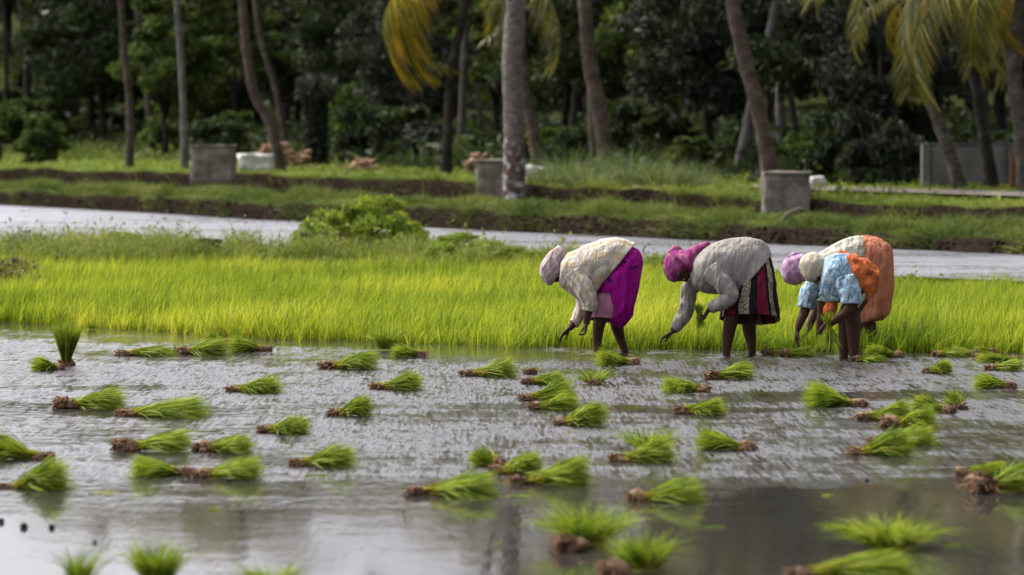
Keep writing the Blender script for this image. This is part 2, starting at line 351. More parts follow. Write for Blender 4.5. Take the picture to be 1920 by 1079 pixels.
def profile(u):
    """distance, height, vegetation and nominal row counts"""
    c, d, f, g = dC(u), dC(u) + .6, dF_(u), dG(u)
    e = d + (f - d) * .45
    j = .10 * noise.noise(Vector((u * .011, 3, 0))) + .06 * noise.noise(Vector((u * .035, 9, 0))); jf = .10 * noise.noise(Vector((u * .008, 13, 0)))
    P = [(1, -.08, 0), (dA(u), -.08, 0), (dB(u), -.08, .3), (dB(u) + .5, zB(u), .6), (dB2(u) - 1, zB(u) + .02, .8), (dB2(u) - .2, zB(u), .3), (dB2(u) + .6, -.05, 0),
         (c - .6, -.05, 0), (c, .15, 0), (c + .25, zD(u) - .1 + j, 0), (d, zD(u) + j, .5), (e, zD(u) + j * .6, 1), (e + .8, zD(u) - .2, .1), (f - .1, zD(u) - .15, 0), (f + .15, zF(u) + jf, 0),
         (f + 1, zF(u) + .03, 1), (g, zG(u), 1), (g + 6, zG(u) + .2, .25), (g + h1d, h1z(u), .2), (g + h2d(u), h2z(u), .2), (g + 250, h2z(u) + 9, .2), (1500, h2z(u) + 10, .2), (4500, 12, .2)]
    return P
def hgt(u, d):
    """vectorised ground height"""
    u = np.atleast_1d(np.asarray(u, float)); d = np.atleast_1d(np.asarray(d, float)); out = np.empty(len(u))
    for i in range(len(u)):
        P = profile(u[i]); out[i] = np.interp(d[i], [p[0] for p in P], [p[1] for p in P])
    return out
rows = [1, 8, 8, 3, 6, 3, 2, 8, 3, 4, 3, 5, 3, 4, 2, 3, 14, 3, 12, 14, 8, 3]
us = np.concatenate([np.arange(-3000, -400, 130), np.arange(-400, 2330, 14), np.arange(2330, 5001, 130)])
V = []; veg = []
for u in us:
    P = profile(u); line = []
    for i in range(len(P) - 1):
        for k in range(rows[i]):
            t = k / rows[i]; line.append([P[i][j] + (P[i + 1][j] - P[i][j]) * t for j in range(3)])
    line.append(P[-1])
    for d, z, vg in line:
        x = (u - 960) / F * d; am = 0 if z < -.04 else (.07 if z < 1.2 else .25)
        z2 = z + am * noise.noise(Vector((x * .9, d * .9, 0))) + am * .5 * noise.noise(Vector((x * 3, d * 2, 5)))
        if abs(z + .05) < .01: z2 = z
        V.append((x, d, z2)); veg.append(vg)
nr = len(V) // len(us); nu = len(us)
idx = np.arange(nr * nu).reshape(nu, nr)
Fq = np.stack([idx[:-1, :-1], idx[1:, :-1], idx[1:, 1:], idx[:-1, 1:]], -1).reshape(-1, 4)
tag(link('ground', npmesh('ground', V, Fq, {'veg': veg}, True), MAT['ground']), kind='structure')
wv = npmesh('paddy_water', [(-60, -15, 0), (60, -15, 0), (60, 52, 0), (-60, 52, 0)], [(0, 1, 2, 3)])
tag(link('paddy_water', wv, MAT['water']), kind='structure')
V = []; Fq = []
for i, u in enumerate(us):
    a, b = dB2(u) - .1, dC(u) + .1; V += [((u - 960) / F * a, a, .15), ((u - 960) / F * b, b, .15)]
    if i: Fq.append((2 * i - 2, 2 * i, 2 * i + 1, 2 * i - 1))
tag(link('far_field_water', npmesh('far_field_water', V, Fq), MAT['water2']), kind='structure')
V = []; Fq = []; ru = np.arange(1380, 3400, 40)
for i, u in enumerate(ru):
    f, g = dF_(u), dG(u); w_ = min(1, (u - 1360) / 160)
    for t in (.52 - .12 * w_, .52 + .14 * w_):
        d = f + (g - f) * t; V.append(((u - 960) / F * d, d, float(hgt(u, d)[0]) + .09))
    if i: Fq.append((2 * i - 2, 2 * i, 2 * i + 1, 2 * i - 1))
tag(link('dirt_road', npmesh('dirt_road', V, Fq), MAT['road']), kind='structure')

# ------------------------------------------------------------------ grass and crops (stuff)
def scatter(n, u0, u1, lo, hi):
    u = RS.uniform(u0, u1, n); t = RS.uniform(0, 1, n); d = lo(u) + (hi(u) - lo(u)) * t
    return u, d
def wpos(u, d, z): return np.stack([(u - 960) / F * d, d, z], 1)
def tilt(n, s, lean=(0, 0)):
    D = np.stack([RS.normal(lean[0], s, n), RS.normal(lean[1], s, n), np.ones(n)], 1); return D / np.linalg.norm(D, axis=1)[:, None]
# rice: clumps in loose rows
nc = 27000
u = RS.uniform(-500, 2420, nc); fr = RS.uniform(0, 1, nc) ** 1.25; a_ = dA(u) + .12 * np.sin(u * .031) + .1 * np.sin(u * .11)
d = a_ + (dB(u) + .2 - a_) * fr; d = np.round(d / .17) * .17 + RS.normal(0, .025, nc)
base = wpos(u, d, np.full(nc, -.05)); k = 8
P = np.repeat(base, k, 0) + np.c_[RS.normal(0, .018, (nc * k, 2)), np.zeros(nc * k)]
hs = .365 + .07 * vnoise(base[:, 0], base[:, 1], .5) * 2 - .08 * (fr < .05)
L = np.repeat(hs * RS.uniform(.8, 1.2, nc), k) * RS.uniform(.55, 1.2, nc * k)
gust = np.repeat(.03 + .10 * vnoise(base[:, 0], base[:, 1], .8, 3), k)
D = tilt(nc * k, .20, (.05, 0)); D[:, 0] += gust; D /= np.linalg.norm(D, axis=1)[:, None]
a = RS.uniform(0, 6.28, nc * k); bd = np.stack([np.cos(a) * .8 + .55, np.sin(a), -.45 * np.ones(nc * k)], 1)
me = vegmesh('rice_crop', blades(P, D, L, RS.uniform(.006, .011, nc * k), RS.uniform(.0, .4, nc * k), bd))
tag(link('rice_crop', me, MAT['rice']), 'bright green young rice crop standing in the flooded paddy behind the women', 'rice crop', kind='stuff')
# weeds on the near bund
def grassobj(name, n, u0, u1, lo, hi, h, w, mat, label, cat, dens=.9, bendr=(.2, .8), spread=.3, zoff=0, seed=1, lean=(.05, 0), leafy=0, hvar=.8):
    u, d = scatter(n, u0, u1, lo, hi); x = (u - 960) / F * d
    m_ = vnoise(x, d, dens, seed); keep = RS.uniform(-.5, .6, n) < m_ + .25; u, d, x, m_ = u[keep], d[keep], x[keep], m_[keep]; n = len(u)
    P = wpos(u, d, hgt(u, d) + zoff - .03); L = h * np.clip(1 + hvar * m_ * 1.5, .35, 2) * RS.uniform(.5, 1.2, n)
    if name.startswith('bund'): L *= bt(u)
    pts = [blades(P, tilt(n, spread, lean), L, RS.uniform(.6, 1.3, n) * w, RS.uniform(*bendr, n))]
    if leafy:
        sel = RS.choice(n, leafy); C = P[sel] + np.c_[RS.normal(0, .05, (leafy, 2)), RS.uniform(.02, 1, leafy) * L[sel] * 1.1]
        pts.append(leaves(C, w * 4))
    # keep segment counts equal (quads everywhere)
    tag(link(name, vegmesh(name, pts), mat), label, cat, kind='stuff')
one = lambda f, k: (lambda u: f(u) + k)
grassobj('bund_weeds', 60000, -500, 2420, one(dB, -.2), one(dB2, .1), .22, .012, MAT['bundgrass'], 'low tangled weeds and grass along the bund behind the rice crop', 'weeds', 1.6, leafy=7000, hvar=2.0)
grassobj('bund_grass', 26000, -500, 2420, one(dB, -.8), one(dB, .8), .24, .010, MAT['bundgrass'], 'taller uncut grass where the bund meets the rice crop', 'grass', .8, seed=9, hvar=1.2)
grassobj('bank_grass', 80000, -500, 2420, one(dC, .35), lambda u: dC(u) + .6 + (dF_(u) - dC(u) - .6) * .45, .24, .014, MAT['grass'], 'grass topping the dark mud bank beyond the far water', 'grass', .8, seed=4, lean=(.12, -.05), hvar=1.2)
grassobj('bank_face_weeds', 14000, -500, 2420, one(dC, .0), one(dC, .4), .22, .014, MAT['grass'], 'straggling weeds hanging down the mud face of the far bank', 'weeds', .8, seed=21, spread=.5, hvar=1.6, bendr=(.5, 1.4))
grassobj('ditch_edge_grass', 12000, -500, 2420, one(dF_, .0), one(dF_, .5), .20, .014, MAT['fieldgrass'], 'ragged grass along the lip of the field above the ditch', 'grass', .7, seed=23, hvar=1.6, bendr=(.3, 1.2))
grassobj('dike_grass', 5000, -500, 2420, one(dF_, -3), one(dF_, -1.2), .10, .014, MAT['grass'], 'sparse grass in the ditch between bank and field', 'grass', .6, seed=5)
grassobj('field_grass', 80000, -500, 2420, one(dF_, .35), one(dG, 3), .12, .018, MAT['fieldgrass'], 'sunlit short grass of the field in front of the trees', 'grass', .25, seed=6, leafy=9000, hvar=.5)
grassobj('slope_grass', 26000, -500, 420, one(dG, -1), one(dG, 60), .3, .03, MAT['grass'], 'sunlit grass on the open slope below the pale roof', 'grass', .5, seed=12, leafy=8000)
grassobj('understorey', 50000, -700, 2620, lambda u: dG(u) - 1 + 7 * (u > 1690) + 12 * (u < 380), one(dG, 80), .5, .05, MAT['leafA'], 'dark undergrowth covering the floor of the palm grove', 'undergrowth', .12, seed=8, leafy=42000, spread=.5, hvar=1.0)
for px_, d_, n_, lb_ in ((8, 46.5, 700, 'dry brown weed clump in the rice at the left edge'), (30, 50.5, 500, 'smaller dry weed clump further back at the left edge')):
    p_ = Vector(((px_ - 960) / F * d_, d_, 0)); a_ = RS.uniform(0, 6.28, n_); r_ = .28 * RS.uniform(0, 1, n_) ** .5
    P = np.stack([np.cos(a_) * r_, np.sin(a_) * r_, np.full(n_, .05)], 1); o = link('weed_clump', vegmesh('weed_clump', [blades(P, tilt(n_, .45), .42 * RS.uniform(.4, 1.1, n_), np.full(n_, .010), RS.uniform(.1, .9, n_)), leaves(P + np.c_[RS.normal(0, .08, (n_, 2)), RS.uniform(0, .3, n_)], np.full(n_, .035))]), MAT['dryweed'])
    o.location = p_; tag(o, lb_, 'weed clump', 'dry weed clumps at the left edge')
# bare clods along the foot of the bank
u, d = scatter(900, -400, 2320, one(dC, -.05), one(dC, .3)); ch = []
zz = hgt(u, d)
for i in range(900):
    r = RS.uniform(.01, .045); p = Vector(((u[i] - 960) / F * d[i], d[i], zz[i]))
    v, f = tube_arr([p - Vector((r, 0, 0)), p - Vector((r * .4, 0, 0)), p + Vector((r * .5, 0, .01)), p + Vector((r, 0, 0))], [r * .4, r * .9, r * .8, r * .3], 5, .6, i); ch.append((v, f))
tag(link('bank_clods', pymesh('bank_clods', ch), MAT['ground']), 'lumps of dark mud slumped down the face of the far bank', 'mud clods', kind='stuff')

# ------------------------------------------------------------------ palms
def frond_mesh(name, length=4.2, droop=1.0, ll=.75, n=46, hang=.9):
    """rachis along +X, arching up then down; leaflets as folded strips"""
    pts = []
    ang = math.radians(38); p = Vector((0, 0, 0)); k = 16; pts.append(p.copy())
    for i in range(k):
        ang -= math.radians(105) * droop / k * (.5 + i / k); p = p + Vector((math.cos(ang), 0, math.sin(ang))) * length / k; pts.append(p.copy())
    v, f = tube_arr(pts, [.045 * (1 - i / (k + 1)) + .006 for i in range(k + 1)], 5)
    rv = np.array([tuple(q) for q in v]); parts = [(rv, np.array(f), np.full(len(rv), .2), np.full(len(rv), 1.1))]
    O, D, L, B = [], [], [], []
    for i in range(n):
        t = .14 + .86 * i / (n - 1); j = t * k; a = int(min(j, k - 1)); q = pts[a].lerp(pts[a + 1], min(1, j - a)); tg = (pts[a + 1] - pts[a]).normalized()
        prof = math.sin(min(1, t * 1.35 + .12) * math.pi / 2) * (1 - .55 * max(0, t - .55) / .45)
        for s in (-1, 1):
            for rep in range(2):
                d = (Vector((0, s, 0)) * RS.uniform(.75, 1.05) + tg * RS.uniform(.45, .8) + Vector((0, 0, -.25 + RS.normal(0, .12)))).normalized()
                O.append(q + tg * RS.uniform(-.03, .03)); D.append(d); L.append(ll * prof * RS.uniform(.8, 1.1)); B.append(hang * RS.uniform(.7, 1.2))
    nL = len(O); bd = np.tile([[.05, 0, -1.0]], (nL, 1))
    parts.append(blades(np.array([tuple(o) for o in O]), np.array([tuple(o) for o in D]), np.array(L), np.full(nL, .045), np.array(B), bd, 3, 1.1))
    return vegmesh(name, parts)
FR = [frond_mesh('frond', 4.2, 1.0), frond_mesh('frond', 4.6, 1.25), frond_mesh('frond', 3.8, .8), frond_mesh('frond', 4.0, 1.6, hang=1.1)]
for f_ in FR: f_.materials.append(MAT['palm'])
FY = frond_mesh('frond', 3.6, 1.5, .8, hang=1.1); FY.materials.append(MAT['palmyellow'])
def palm(label, group, pts_px, d, wbase, wtop, mat, crown=None, fronds=14, hang=0, rootflare=1.25, custom=None, fscale=1.0):
    """pts_px: image points base -> top at distance d; crown: extra points above the frame"""
    if crown and pts_px[0][0] < 1000 and mat is not MAT['trunkmain']:      # the grove is lower on this side
        crown = [(x, -150 + (y + 150) * .3 if y < -150 else y) for x, y in crown]; fscale *= .72
    allp = list(pts_px) + (list(crown) if crown else [])
    b = atd(allp[0][0], allp[0][1], d); gz = float(hgt(allp[0][0], d)[0]); b.z = gz
    root = empty('palm_tree', b, 0, label, 'palm tree', group)
    W3 = [Vector((atd(x, y, d) - b)) for x, y in allp]; W3[0] = Vector((0, 0, -.25)); s = F / d
    P = crom([tuple(w) for w in W3], 8); n = len(P)
    H = P[-1][2]; wbase *= .9; wtop *= .9
    R = [(wbase + (wtop - wbase) * min(1, max(0, p[2]) / H) ** .7) / s / 2 * (1 + (rootflare - 1) * math.exp(-max(0, p[2]) / .35)) for p in P]
    v, f = tube_arr([tuple(p) for p in P], R, 12, .16, random.random() * 9)
    link('trunk', pymesh('trunk', [(v, f)]), mat, root)
    if fronds:
        top = Vector(P[-1])
        for i in range(fronds):
            o = link('frond', random.choice(FR), None, root); o.location = top + Vector((0, 0, random.uniform(-.1, .25)))
            lev = i / fronds; o.rotation_euler = (0, math.radians(-25 + 70 * lev + random.uniform(-8, 8)), i * 2.4 + random.uniform(-.2, .2))
            o.scale = [fscale * random.uniform(.85, 1.1)] * 3
    if custom:
        top = Vector(P[-1])
        for (rz, tl, sc, yel) in custom:
            o = link('frond', FY if yel else FR[3 if yel is None else 1], None, root); o.location = top; o.rotation_euler = (0, math.radians(tl), math.radians(rz)); o.scale = [sc] * 3
    return root
G = 'coconut palms of the grove behind the field'
for i_, (x_, d_, w_, l_, lb_) in enumerate([(420, 150, 13, -10, 'thin far trunk between the slim pale palm and the curved palm'), (445, 160, 11, 8, 'very thin far trunk just left of the curved palm'), (690, 150, 12, -15, 'thin far trunk left of the hanging yellow frond'), (725, 135, 14, 12, 'dim trunk under the tip of the yellow frond'),
        (905, 130, 13, 10, 'dim trunk right of the yellow frond palm'), (1070, 125, 14, -12, 'thin dark trunk between the short leaning palm and the reddish palm'), (1275, 110, 15, 14, 'thin dark trunk left of the leaning pale trunk'), (1330, 120, 13, -14, 'dim trunk halfway between reeds and leaning brown palm'), (1500, 105, 16, 22, 'dark trunk right of the upright grey palm'), (1690, 110, 14, -10, 'dim trunk left of the three leaning palms'), (285, 140, 12, 12, 'dim trunk between the slim dark and slim pale palms'), (1840, 120, 16, -8, 'dim trunk over the middle of the grey wall')]):
    palm(lb_, G, [(x_, 270), (x_ - l_, 150), (x_ - l_ * 2.5, 0)], d_, w_, w_ * .75, MAT[('trunk', 'trunkred', 'trunkdark')[i_ % 3]], [(x_ - l_ * 4, -180), (x_ - l_ * 5, -330)], 10)
palm('thick palm with pale lichen blotches rising beside the middle concrete block', G, [(965, 362), (964, 250), (960, 120), (966, 0)], 76.9, 46, 36, MAT['trunkmain'], [(950, -250), (915, -560), (900, -700)], 14)
palm('slim dark palm trunk left of the pale slim palm', G, [(243, 302), (243, 200), (233, 90), (226, 0)], 108, 17, 13, MAT['trunkred'], [(205, -180), (190, -290)], 13)
palm('slim pale grey palm trunk directly behind the left concrete block', G, [(346, 306), (343, 180), (336, 60), (333, 0)], 104, 16, 13, MAT['trunkpale'], [(338, -160), (335, -310)], 13)
palm('curved palm leaning left out of the heap of dry husks', G, [(528, 292), (508, 235), (478, 180), (462, 90), (455, 0)], 98, 24, 17, MAT['trunkred'], [(450, -150), (455, -300)], 14)
palm('thin leaning palm rising behind the heap of dry husks', G, [(540, 245), (520, 180), (500, 110), (482, 30)], 128, 15, 12, MAT['trunkred'], [(470, -150), (460, -260)], 13)
palm('reddish palm with a second stem at its foot, above the tall pale reeds', G, [(1145, 318), (1126, 220), (1106, 120), (1096, 0)], 86, 36, 22, MAT['trunkred'], [(1085, -250), (1080, -620)], 15)
palm('thin palm stem close beside the reddish palm above the reeds', G, [(1118, 318), (1112, 240), (1108, 150), (1100, 40)], 92, 22, 15, MAT['trunk'], [(1110, -150), (1150, -480)], 13)
palm('tall brown palm leaning left above the right concrete block', G, [(1450, 330), (1430, 240), (1402, 130), (1372, 0)], 76, 36, 25, MAT['trunkred'], [(1325, -250), (1290, -600)], 15)
palm('short leaning palm trunk right of the blotched thick palm', G, [(1013, 312), (1000, 250), (984, 170), (972, 60)], 88, 24, 17, MAT['trunkred'], [(930, -160), (880, -420)], 14)
palm('leftmost of the three leaning palms in front of the grey wall', G, [(1808, 362), (1775, 270), (1740, 180), (1716, 90), (1705, 0)], 75.5, 28, 22, MAT['trunk'], None, 0,
     custom=[(185, 30, .42, False), (205, 52, .4, True), (240, 0, .7, False), (20, 20, .7, False), (60, -20, .9, False), (120, -20, .9, False), (300, -15, .9, None), (0, -30, .9, False), (265, 40, .7, None)])
palm('middle one of the three leaning palms in front of the grey wall', G, [(1862, 363), (1848, 270), (1832, 170), (1815, 80), (1808, -30)], 76.5, 28, 22, MAT['trunkdark'], None, 0,
     custom=[(180, 20, .48, None), (30, 20, .7, False), (-20, 40, .6, None), (90, -10, .9, False), (270, 10, .9, None), (235, 30, .8, False), (320, -20, .9, False), (130, -20, 1, False)])
palm('rightmost and thickest of the three leaning palms by the grey wall', G, [(1925, 366), (1918, 270), (1905, 170), (1905, 80), (1925, -60)], 73, 36, 30, MAT['trunk'], None, 0,
     custom=[(180, 8, .95, None), (190, 34, .85, False), (172, 62, .6, True), (225, 25, .75, None), (150, 15, .8, False), (20, 20, .9, False), (-30, 40, .9, None), (90, -10, 1, False), (60, 20, 1, False), (290, 20, 1, None), (320, -10, 1, False)])
palm('dim palm whose yellow frond hangs left of the blotched thick palm', G, [(836, 215), (845, 150), (862, 60), (875, -10)], 95, 20, 17, MAT['trunkdark'], [(880, -58)], 4,
     custom=[(183, 30, 1.14, True), (192, 38, 1.05, True), (176, 44, .9, None), (-25, 30, .9, False)])
palm('grey straight palm left of the blotched thick palm', G, [(862, 278), (868, 180), (872, 60)], 108, 17, 14, MAT['trunk'], [(876, -200), (880, -400)], 12)
palm('dark far palm in the top left corner of the grove', G, [(52, 172), (50, 100), (40, 10)], 150, 19, 14, MAT['trunkdark'], [(35, -120)], 12, custom=[(10, 50, .9, True)])
palm('dark palm at the very left edge of the grove', G, [(12, 170), (10, 60), (0, -40)], 152, 10, 9, MAT['trunkdark'], [(0, -180)], 12)
palm('dark crooked palm leaning left near the pale roof', G, [(172, 175), (166, 90), (150, 0)], 150, 16, 13, MAT['trunkdark'], [(130, -160)], 12)
palm('pair partner palm in deep shade right of the pale slim palm', G, [(372, 190), (368, 90), (364, 0)], 140, 18, 14, MAT['trunkdark'], [(360, -180)], 12)
palm('thin upright palm above the vine covered stump', G, [(588, 200), (584, 90), (586, 0)], 130, 14, 11, MAT['trunk'], [(590, -150), (600, -330)], 12)
palm('leaning pale trunk left of the right concrete block', G, [(1383, 332), (1396, 270), (1410, 200), (1440, 80)], 92, 24, 18, MAT['trunkpale'], [(1480, -120), (1500, -420)], 13)
palm('upright grey palm behind the leaning brown palm', G, [(1466, 330), (1462, 240), (1462, 120), (1455, 0)], 100, 18, 14, MAT['trunkpale'], [(1440, -250), (1430, -500)], 13)
palm('short stout palm stem right of the tall reeds', G, [(1222, 305), (1218, 250), (1214, 160)], 104, 15, 12, MAT['trunkred'], [(1190, -50), (1180, -360)], 13)
palm('dim upright palm in the shade behind the wall', G, [(1880, 300), (1876, 200), (1870, 100)], 105, 24, 19, MAT['trunkdark'], [(1860, -200), (1850, -420)], 12)
palm('dim trunk standing behind the heap of husks to the right', G, [(640, 250), (645, 150), (655, 0)], 128, 14, 12, MAT['trunkdark'], [(660, -150), (655, -270)], 12)

# ------------------------------------------------------------------ broadleaf trees
def crown_mesh(name, R, H, nl, size, lumps, seed, holes=.25):
    """leaf faces spread through many lumps of an uneven crown"""
    rs = np.random.RandomState(seed); Cs = []
    for i in range(lumps):
        a = rs.uniform(0, 6.28); e = rs.uniform(0, 1); r = R * (.25 + .8 * math.sqrt(rs.uniform(0, 1))) * math.sin(math.pi * (.12 + .8 * e)) ** .6
        Cs.append((math.cos(a) * r, math.sin(a) * r, e * H, rs.uniform(.16, .34) * R))
    P = []
    per = nl // lumps
    for cx, cy, cz, r in Cs:
        q = rs.normal(size=(per, 3)); q /= np.linalg.norm(q, axis=1)[:, None]; q *= (rs.uniform(.25, 1.1, per) ** .6)[:, None] * r * np.array([1.15, 1.15, .75])
        P.append(q + np.array([cx, cy, cz]))
    P = np.concatenate(P); return vegmesh(name, leaves(P, np.full(len(P), size)))
def limbs(H0, R, H, seed):
    rs = random.Random(seed); ch = [tube_arr([(0, 0, -.3), (.05, 0, H0 * .4), (-.08, .05, H0 * .8), (.05, 0, H0 + H * .5)], [.22, .15, .13, .05], 9, .2, seed)]
    for i in range(7):
        a = rs.uniform(0, 6.28); z = H0 * rs.uniform(.6, 1.0); r = R * rs.uniform(.4, .8)
        ch.append(tube_arr([(0, 0, z), (math.cos(a) * r * .4, math.sin(a) * r * .4, z + H * .22), (math.cos(a) * r, math.sin(a) * r, z + H * rs.uniform(.3, .6))], [.09, .06, .02], 6, .2, seed + i))
    return pymesh('trunk', ch)
CR = []
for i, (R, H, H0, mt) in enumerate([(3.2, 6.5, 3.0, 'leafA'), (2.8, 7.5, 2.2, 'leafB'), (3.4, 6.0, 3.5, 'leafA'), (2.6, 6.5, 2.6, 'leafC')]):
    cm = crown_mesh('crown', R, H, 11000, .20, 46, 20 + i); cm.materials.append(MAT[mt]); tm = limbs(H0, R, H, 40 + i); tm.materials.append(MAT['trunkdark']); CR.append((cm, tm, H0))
def tree(px, d, k, sc, label, zs=1.0, cat='tree', group='broadleaved trees among the palms'):
    cm, tm, H0 = CR[k]; p = Vector(((px - 960) / F * d, d, float(hgt(px, d)[0])))
    r = empty('broadleaf_tree', p, random.uniform(0, 6.28), label, cat, group); r.scale = (sc, sc, sc * zs)
    link('trunk', tm, None, r); c = link('crown', cm, None, r); c.location.z = H0 * .85
    return r
near_lab = [
    (1330, 96, 1, .72, 'dense tree with leafy boughs left of the leaning brown palm'),
    (1240, 108, 3, .70, 'light green tree between the reeds and the leaning brown palm'),
    (1560, 92, 0, .80, 'dark tree filling the shade right of the leaning brown palm'),
    (1650, 86, 1, .70, 'dark low tree just left of the grey wall'),
    (760, 118, 1, .60, 'dull dark tree under the hanging yellow frond'),
    (690, 128, 0, .68, 'dark tree right of the vine covered stump'),
    (1060, 112, 0, .70, 'dark tree between the blotched palm and the reddish palm'),
    (310, 132, 3, .62, 'bright leafed small tree between the two slim palms on the left'),
    (250, 165, 3, .7, 'light green tree on the slope right of the pale roof'),
    (20, 185, 1, .9, 'dull tree above the sunlit slope at far left'),
    (930, 122, 3, .62, 'green tree just left of the blotched thick palm'),
    (560, 150, 1, .72, 'dull tree behind the thin upright palm'),
    (430, 150, 0, .72, 'dark tree behind the curved palm'),
    (1760, 98, 2, .85, 'dark tree hanging over the grey wall'),
    (1460, 112, 2, .95, 'dark tree behind the upright grey palm'),
    (1910, 104, 0, .9, 'dark tree at the right edge behind the wall')]
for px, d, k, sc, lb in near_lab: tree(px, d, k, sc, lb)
i = 0
ORD = 'first second third fourth fifth sixth seventh eighth ninth tenth eleventh twelfth thirteenth fourteenth fifteenth sixteenth seventeenth eighteenth nineteenth twentieth twenty-first twenty-second twenty-third twenty-fourth'.split()
bands_ = [(142, 21, -420, 2330, 1.1), (165, 23, -500, 2400, 1.25), (195, 24, -560, 2480, 1.4)]
for d0, n, u0, u1, sc in bands_:
    for j in range(n):
        px = u0 + (u1 - u0) * (j + random.uniform(.2, .8)) / n; d = d0 + random.uniform(-8, 8)
        right = 1.15 if px > 1230 else .85
        k = random.choice([0, 1, 2, 0, 3] if d0 < 150 else [0, 1, 2])
        if px < 190 and d0 < 190: continue
        t = tree(px, d, k, sc * random.uniform(.85, 1.1) * (1 if px > 1230 else .74), '%s tree, %s from the left in the %s row far back in the grove' % (('dark green', 'dull green', 'deep green', 'light green')[k], ORD[j], {142: 'nearest', 165: 'middle', 195: 'rearmost'}[d0]), right)
# shrubs ----------------------------------------------------------
SH = []
for i, mt in enumerate(['leafA', 'leafC', 'leafB', 'leafD']):
    cm = crown_mesh('foliage', .9, 1.1, 9000 if i == 3 else 3800, .055 if i == 3 else .10, 40 if i == 3 else 22, 70 + i); cm.materials.append(MAT[mt])
    st = pymesh('stem', [tube_arr([(0, 0, -.1), (.1 * math.cos(a), .1 * math.sin(a), .4), (.35 * math.cos(a), .35 * math.sin(a), .9)], [.03, .02, .01], 5, .2, a) for a in (0, 1.3, 2.6, 3.9, 5.2)]); st.materials.append(MAT['trunkdark']); SH.append((cm, st))
def shrub(px, d, k, sc, label, zs=1.0, group=None, py=None):
    z = float(hgt(px, d)[0]); r = empty('shrub', ((px - 960) / F * d, d, z), random.uniform(0, 6), label, 'shrub', group); r.scale = (sc, sc, sc * zs)
    link('foliage', SH[k][0], None, r); link('stem', SH[k][1], None, r); return r
shrub(640, 58.3, 3, .62, 'yellow green shrub overhanging the end of the left water strip', .85)
shrub(700, 58.3, 3, .66, 'bright leafy shrub in the middle of the near bund', 1.05)
shrub(765, 60, 3, .48, 'smaller bright shrub at the right end of the bund shrubs', 1.0)
shrub(862, 55.6, 3, .42, 'low rounded green shrub on the bund right of the leafy ones', .7)
shrub(590, 57.6, 0, .38, 'dark low shrub at the left foot of the bund shrubs', .6)
shrub(232, 57.5, 3, .34, 'small weedy shrub on the bund in front of the left water', .7)
shrub(395, 57.5, 0, .26, 'low weedy mound on the bund under the left concrete block', .6)
shrub(960, 54.5, 3, .32, 'dark weedy mound on the bund below the blotched palm', .55)
shrub(798, 58.8, 3, .40, 'narrow shrub ending the leafy row on the bund at right', .8)
shrub(832, 56.6, 3, .30, 'small leafy clump between the leafy row and the rounded shrub', .6)
shrub(1000, 54, 3, .26, 'low weed clump just behind the head of the first woman', .55)
shrub(605, 58.8, 3, .5, 'left tip of the leafy shrubs trailing over the water', .7)
shrub(672, 59.2, 3, .55, 'shrub filling the gap between the overhanging and the tallest bund shrub', 1.0)
shrub(735, 59.6, 3, .55, 'shrub just right of the tallest bund shrub', 1.15)
shrub(915, 55.2, 3, .38, 'spreading weed clump between the rounded shrub and the first woman', .55)
shrub(82, 122, 1, .9, 'pale green bush alone on the dark slope at far left', 1.4)
DUPL = {(140, 156): 'low bright bush on the open slope between corner palm and slim dark palm', (1590, 82): 'dark bush left of two others by the grey wall corner', (1690, 86): 'dark bush touching the left end of the grey wall'}
LM = [(52, 'the corner palm'), (243, 'the slim dark palm'), (345, 'the slim pale palm'), (528, 'the curved palm'), (640, 'the vine covered stump'), (836, 'the yellow frond palm'), (1013, 'the short leaning palm'), (1145, 'the reddish palm'), (1222, 'the short stout stem'), (1383, 'the leaning pale trunk'), (1450, 'the tall brown palm'), (1700, 'the grey wall corner'), (1925, 'the rightmost palm')]
for px, d, k, sc, zs in [(20, 152, 0, 1.1, .9), (140, 156, 1, 1.0, .7), (200, 153, 0, 1.2, .8), (290, 148, 0, 1.0, 1.0), (410, 122, 0, 1.2, .9), (440, 128, 1, 1.0, 1.2), (700, 118, 0, 1.3, 1.0), (745, 112, 0, 1.4, .9),
                         (800, 108, 2, 1.3, .8), (850, 112, 1, 1.0, .9), (650, 122, 1, 1.2, 1.5), (1040, 98, 1, .9, .9), (1085, 94, 0, .8, 1.0), (1200, 100, 0, 1.1, 1.2), (1250, 96, 0, 1.0, 1.0),
                         (1300, 92, 1, .8, .8), (1540, 84, 1, .9, 1.0), (1590, 82, 0, 1.0, 1.2), (1640, 80, 2, 1.1, 1.3), (1690, 86, 0, 1.0, 1.3), (1735, 92, 2, .9, 1.1), (1360, 98, 1, .9, .7), (330, 135, 1, 1.2, 1.0), (60, 150, 1, 2.0, .8), (130, 163, 0, 1.8, 1.2), (10, 162, 0, 1.9, .9), (420, 150, 1, 1.6, 1.2), (1980, 82, 0, 1.0, 1.2), (-60, 130, 0, 1.2, 1)]:
    lm = min(LM, key=lambda q: abs(q[0] - px)); shrub(px, d, k, sc, DUPL.get((px, d)) or '%s bush %s %s' % (('low' if zs < .9 else 'tall' if zs > 1.15 else 'rounded') + ' ' + ('dark', 'bright', 'dull')[k], 'left of' if px < lm[0] else 'right of', lm[1]) + (', far behind' if d > 161 else ', well behind' if d > 145 else ', behind' if d > 125 else ', close in front' if d < 80 else ', in front'), zs, 'bushes at the edge of the grove')
shrub(88, 172, 0, 1.9, 'dark bush under the pale roof', 1.5)
shrub(118, 170, 2, 1.6, 'dull bush just right of the dark one under the pale roof', 1.3)
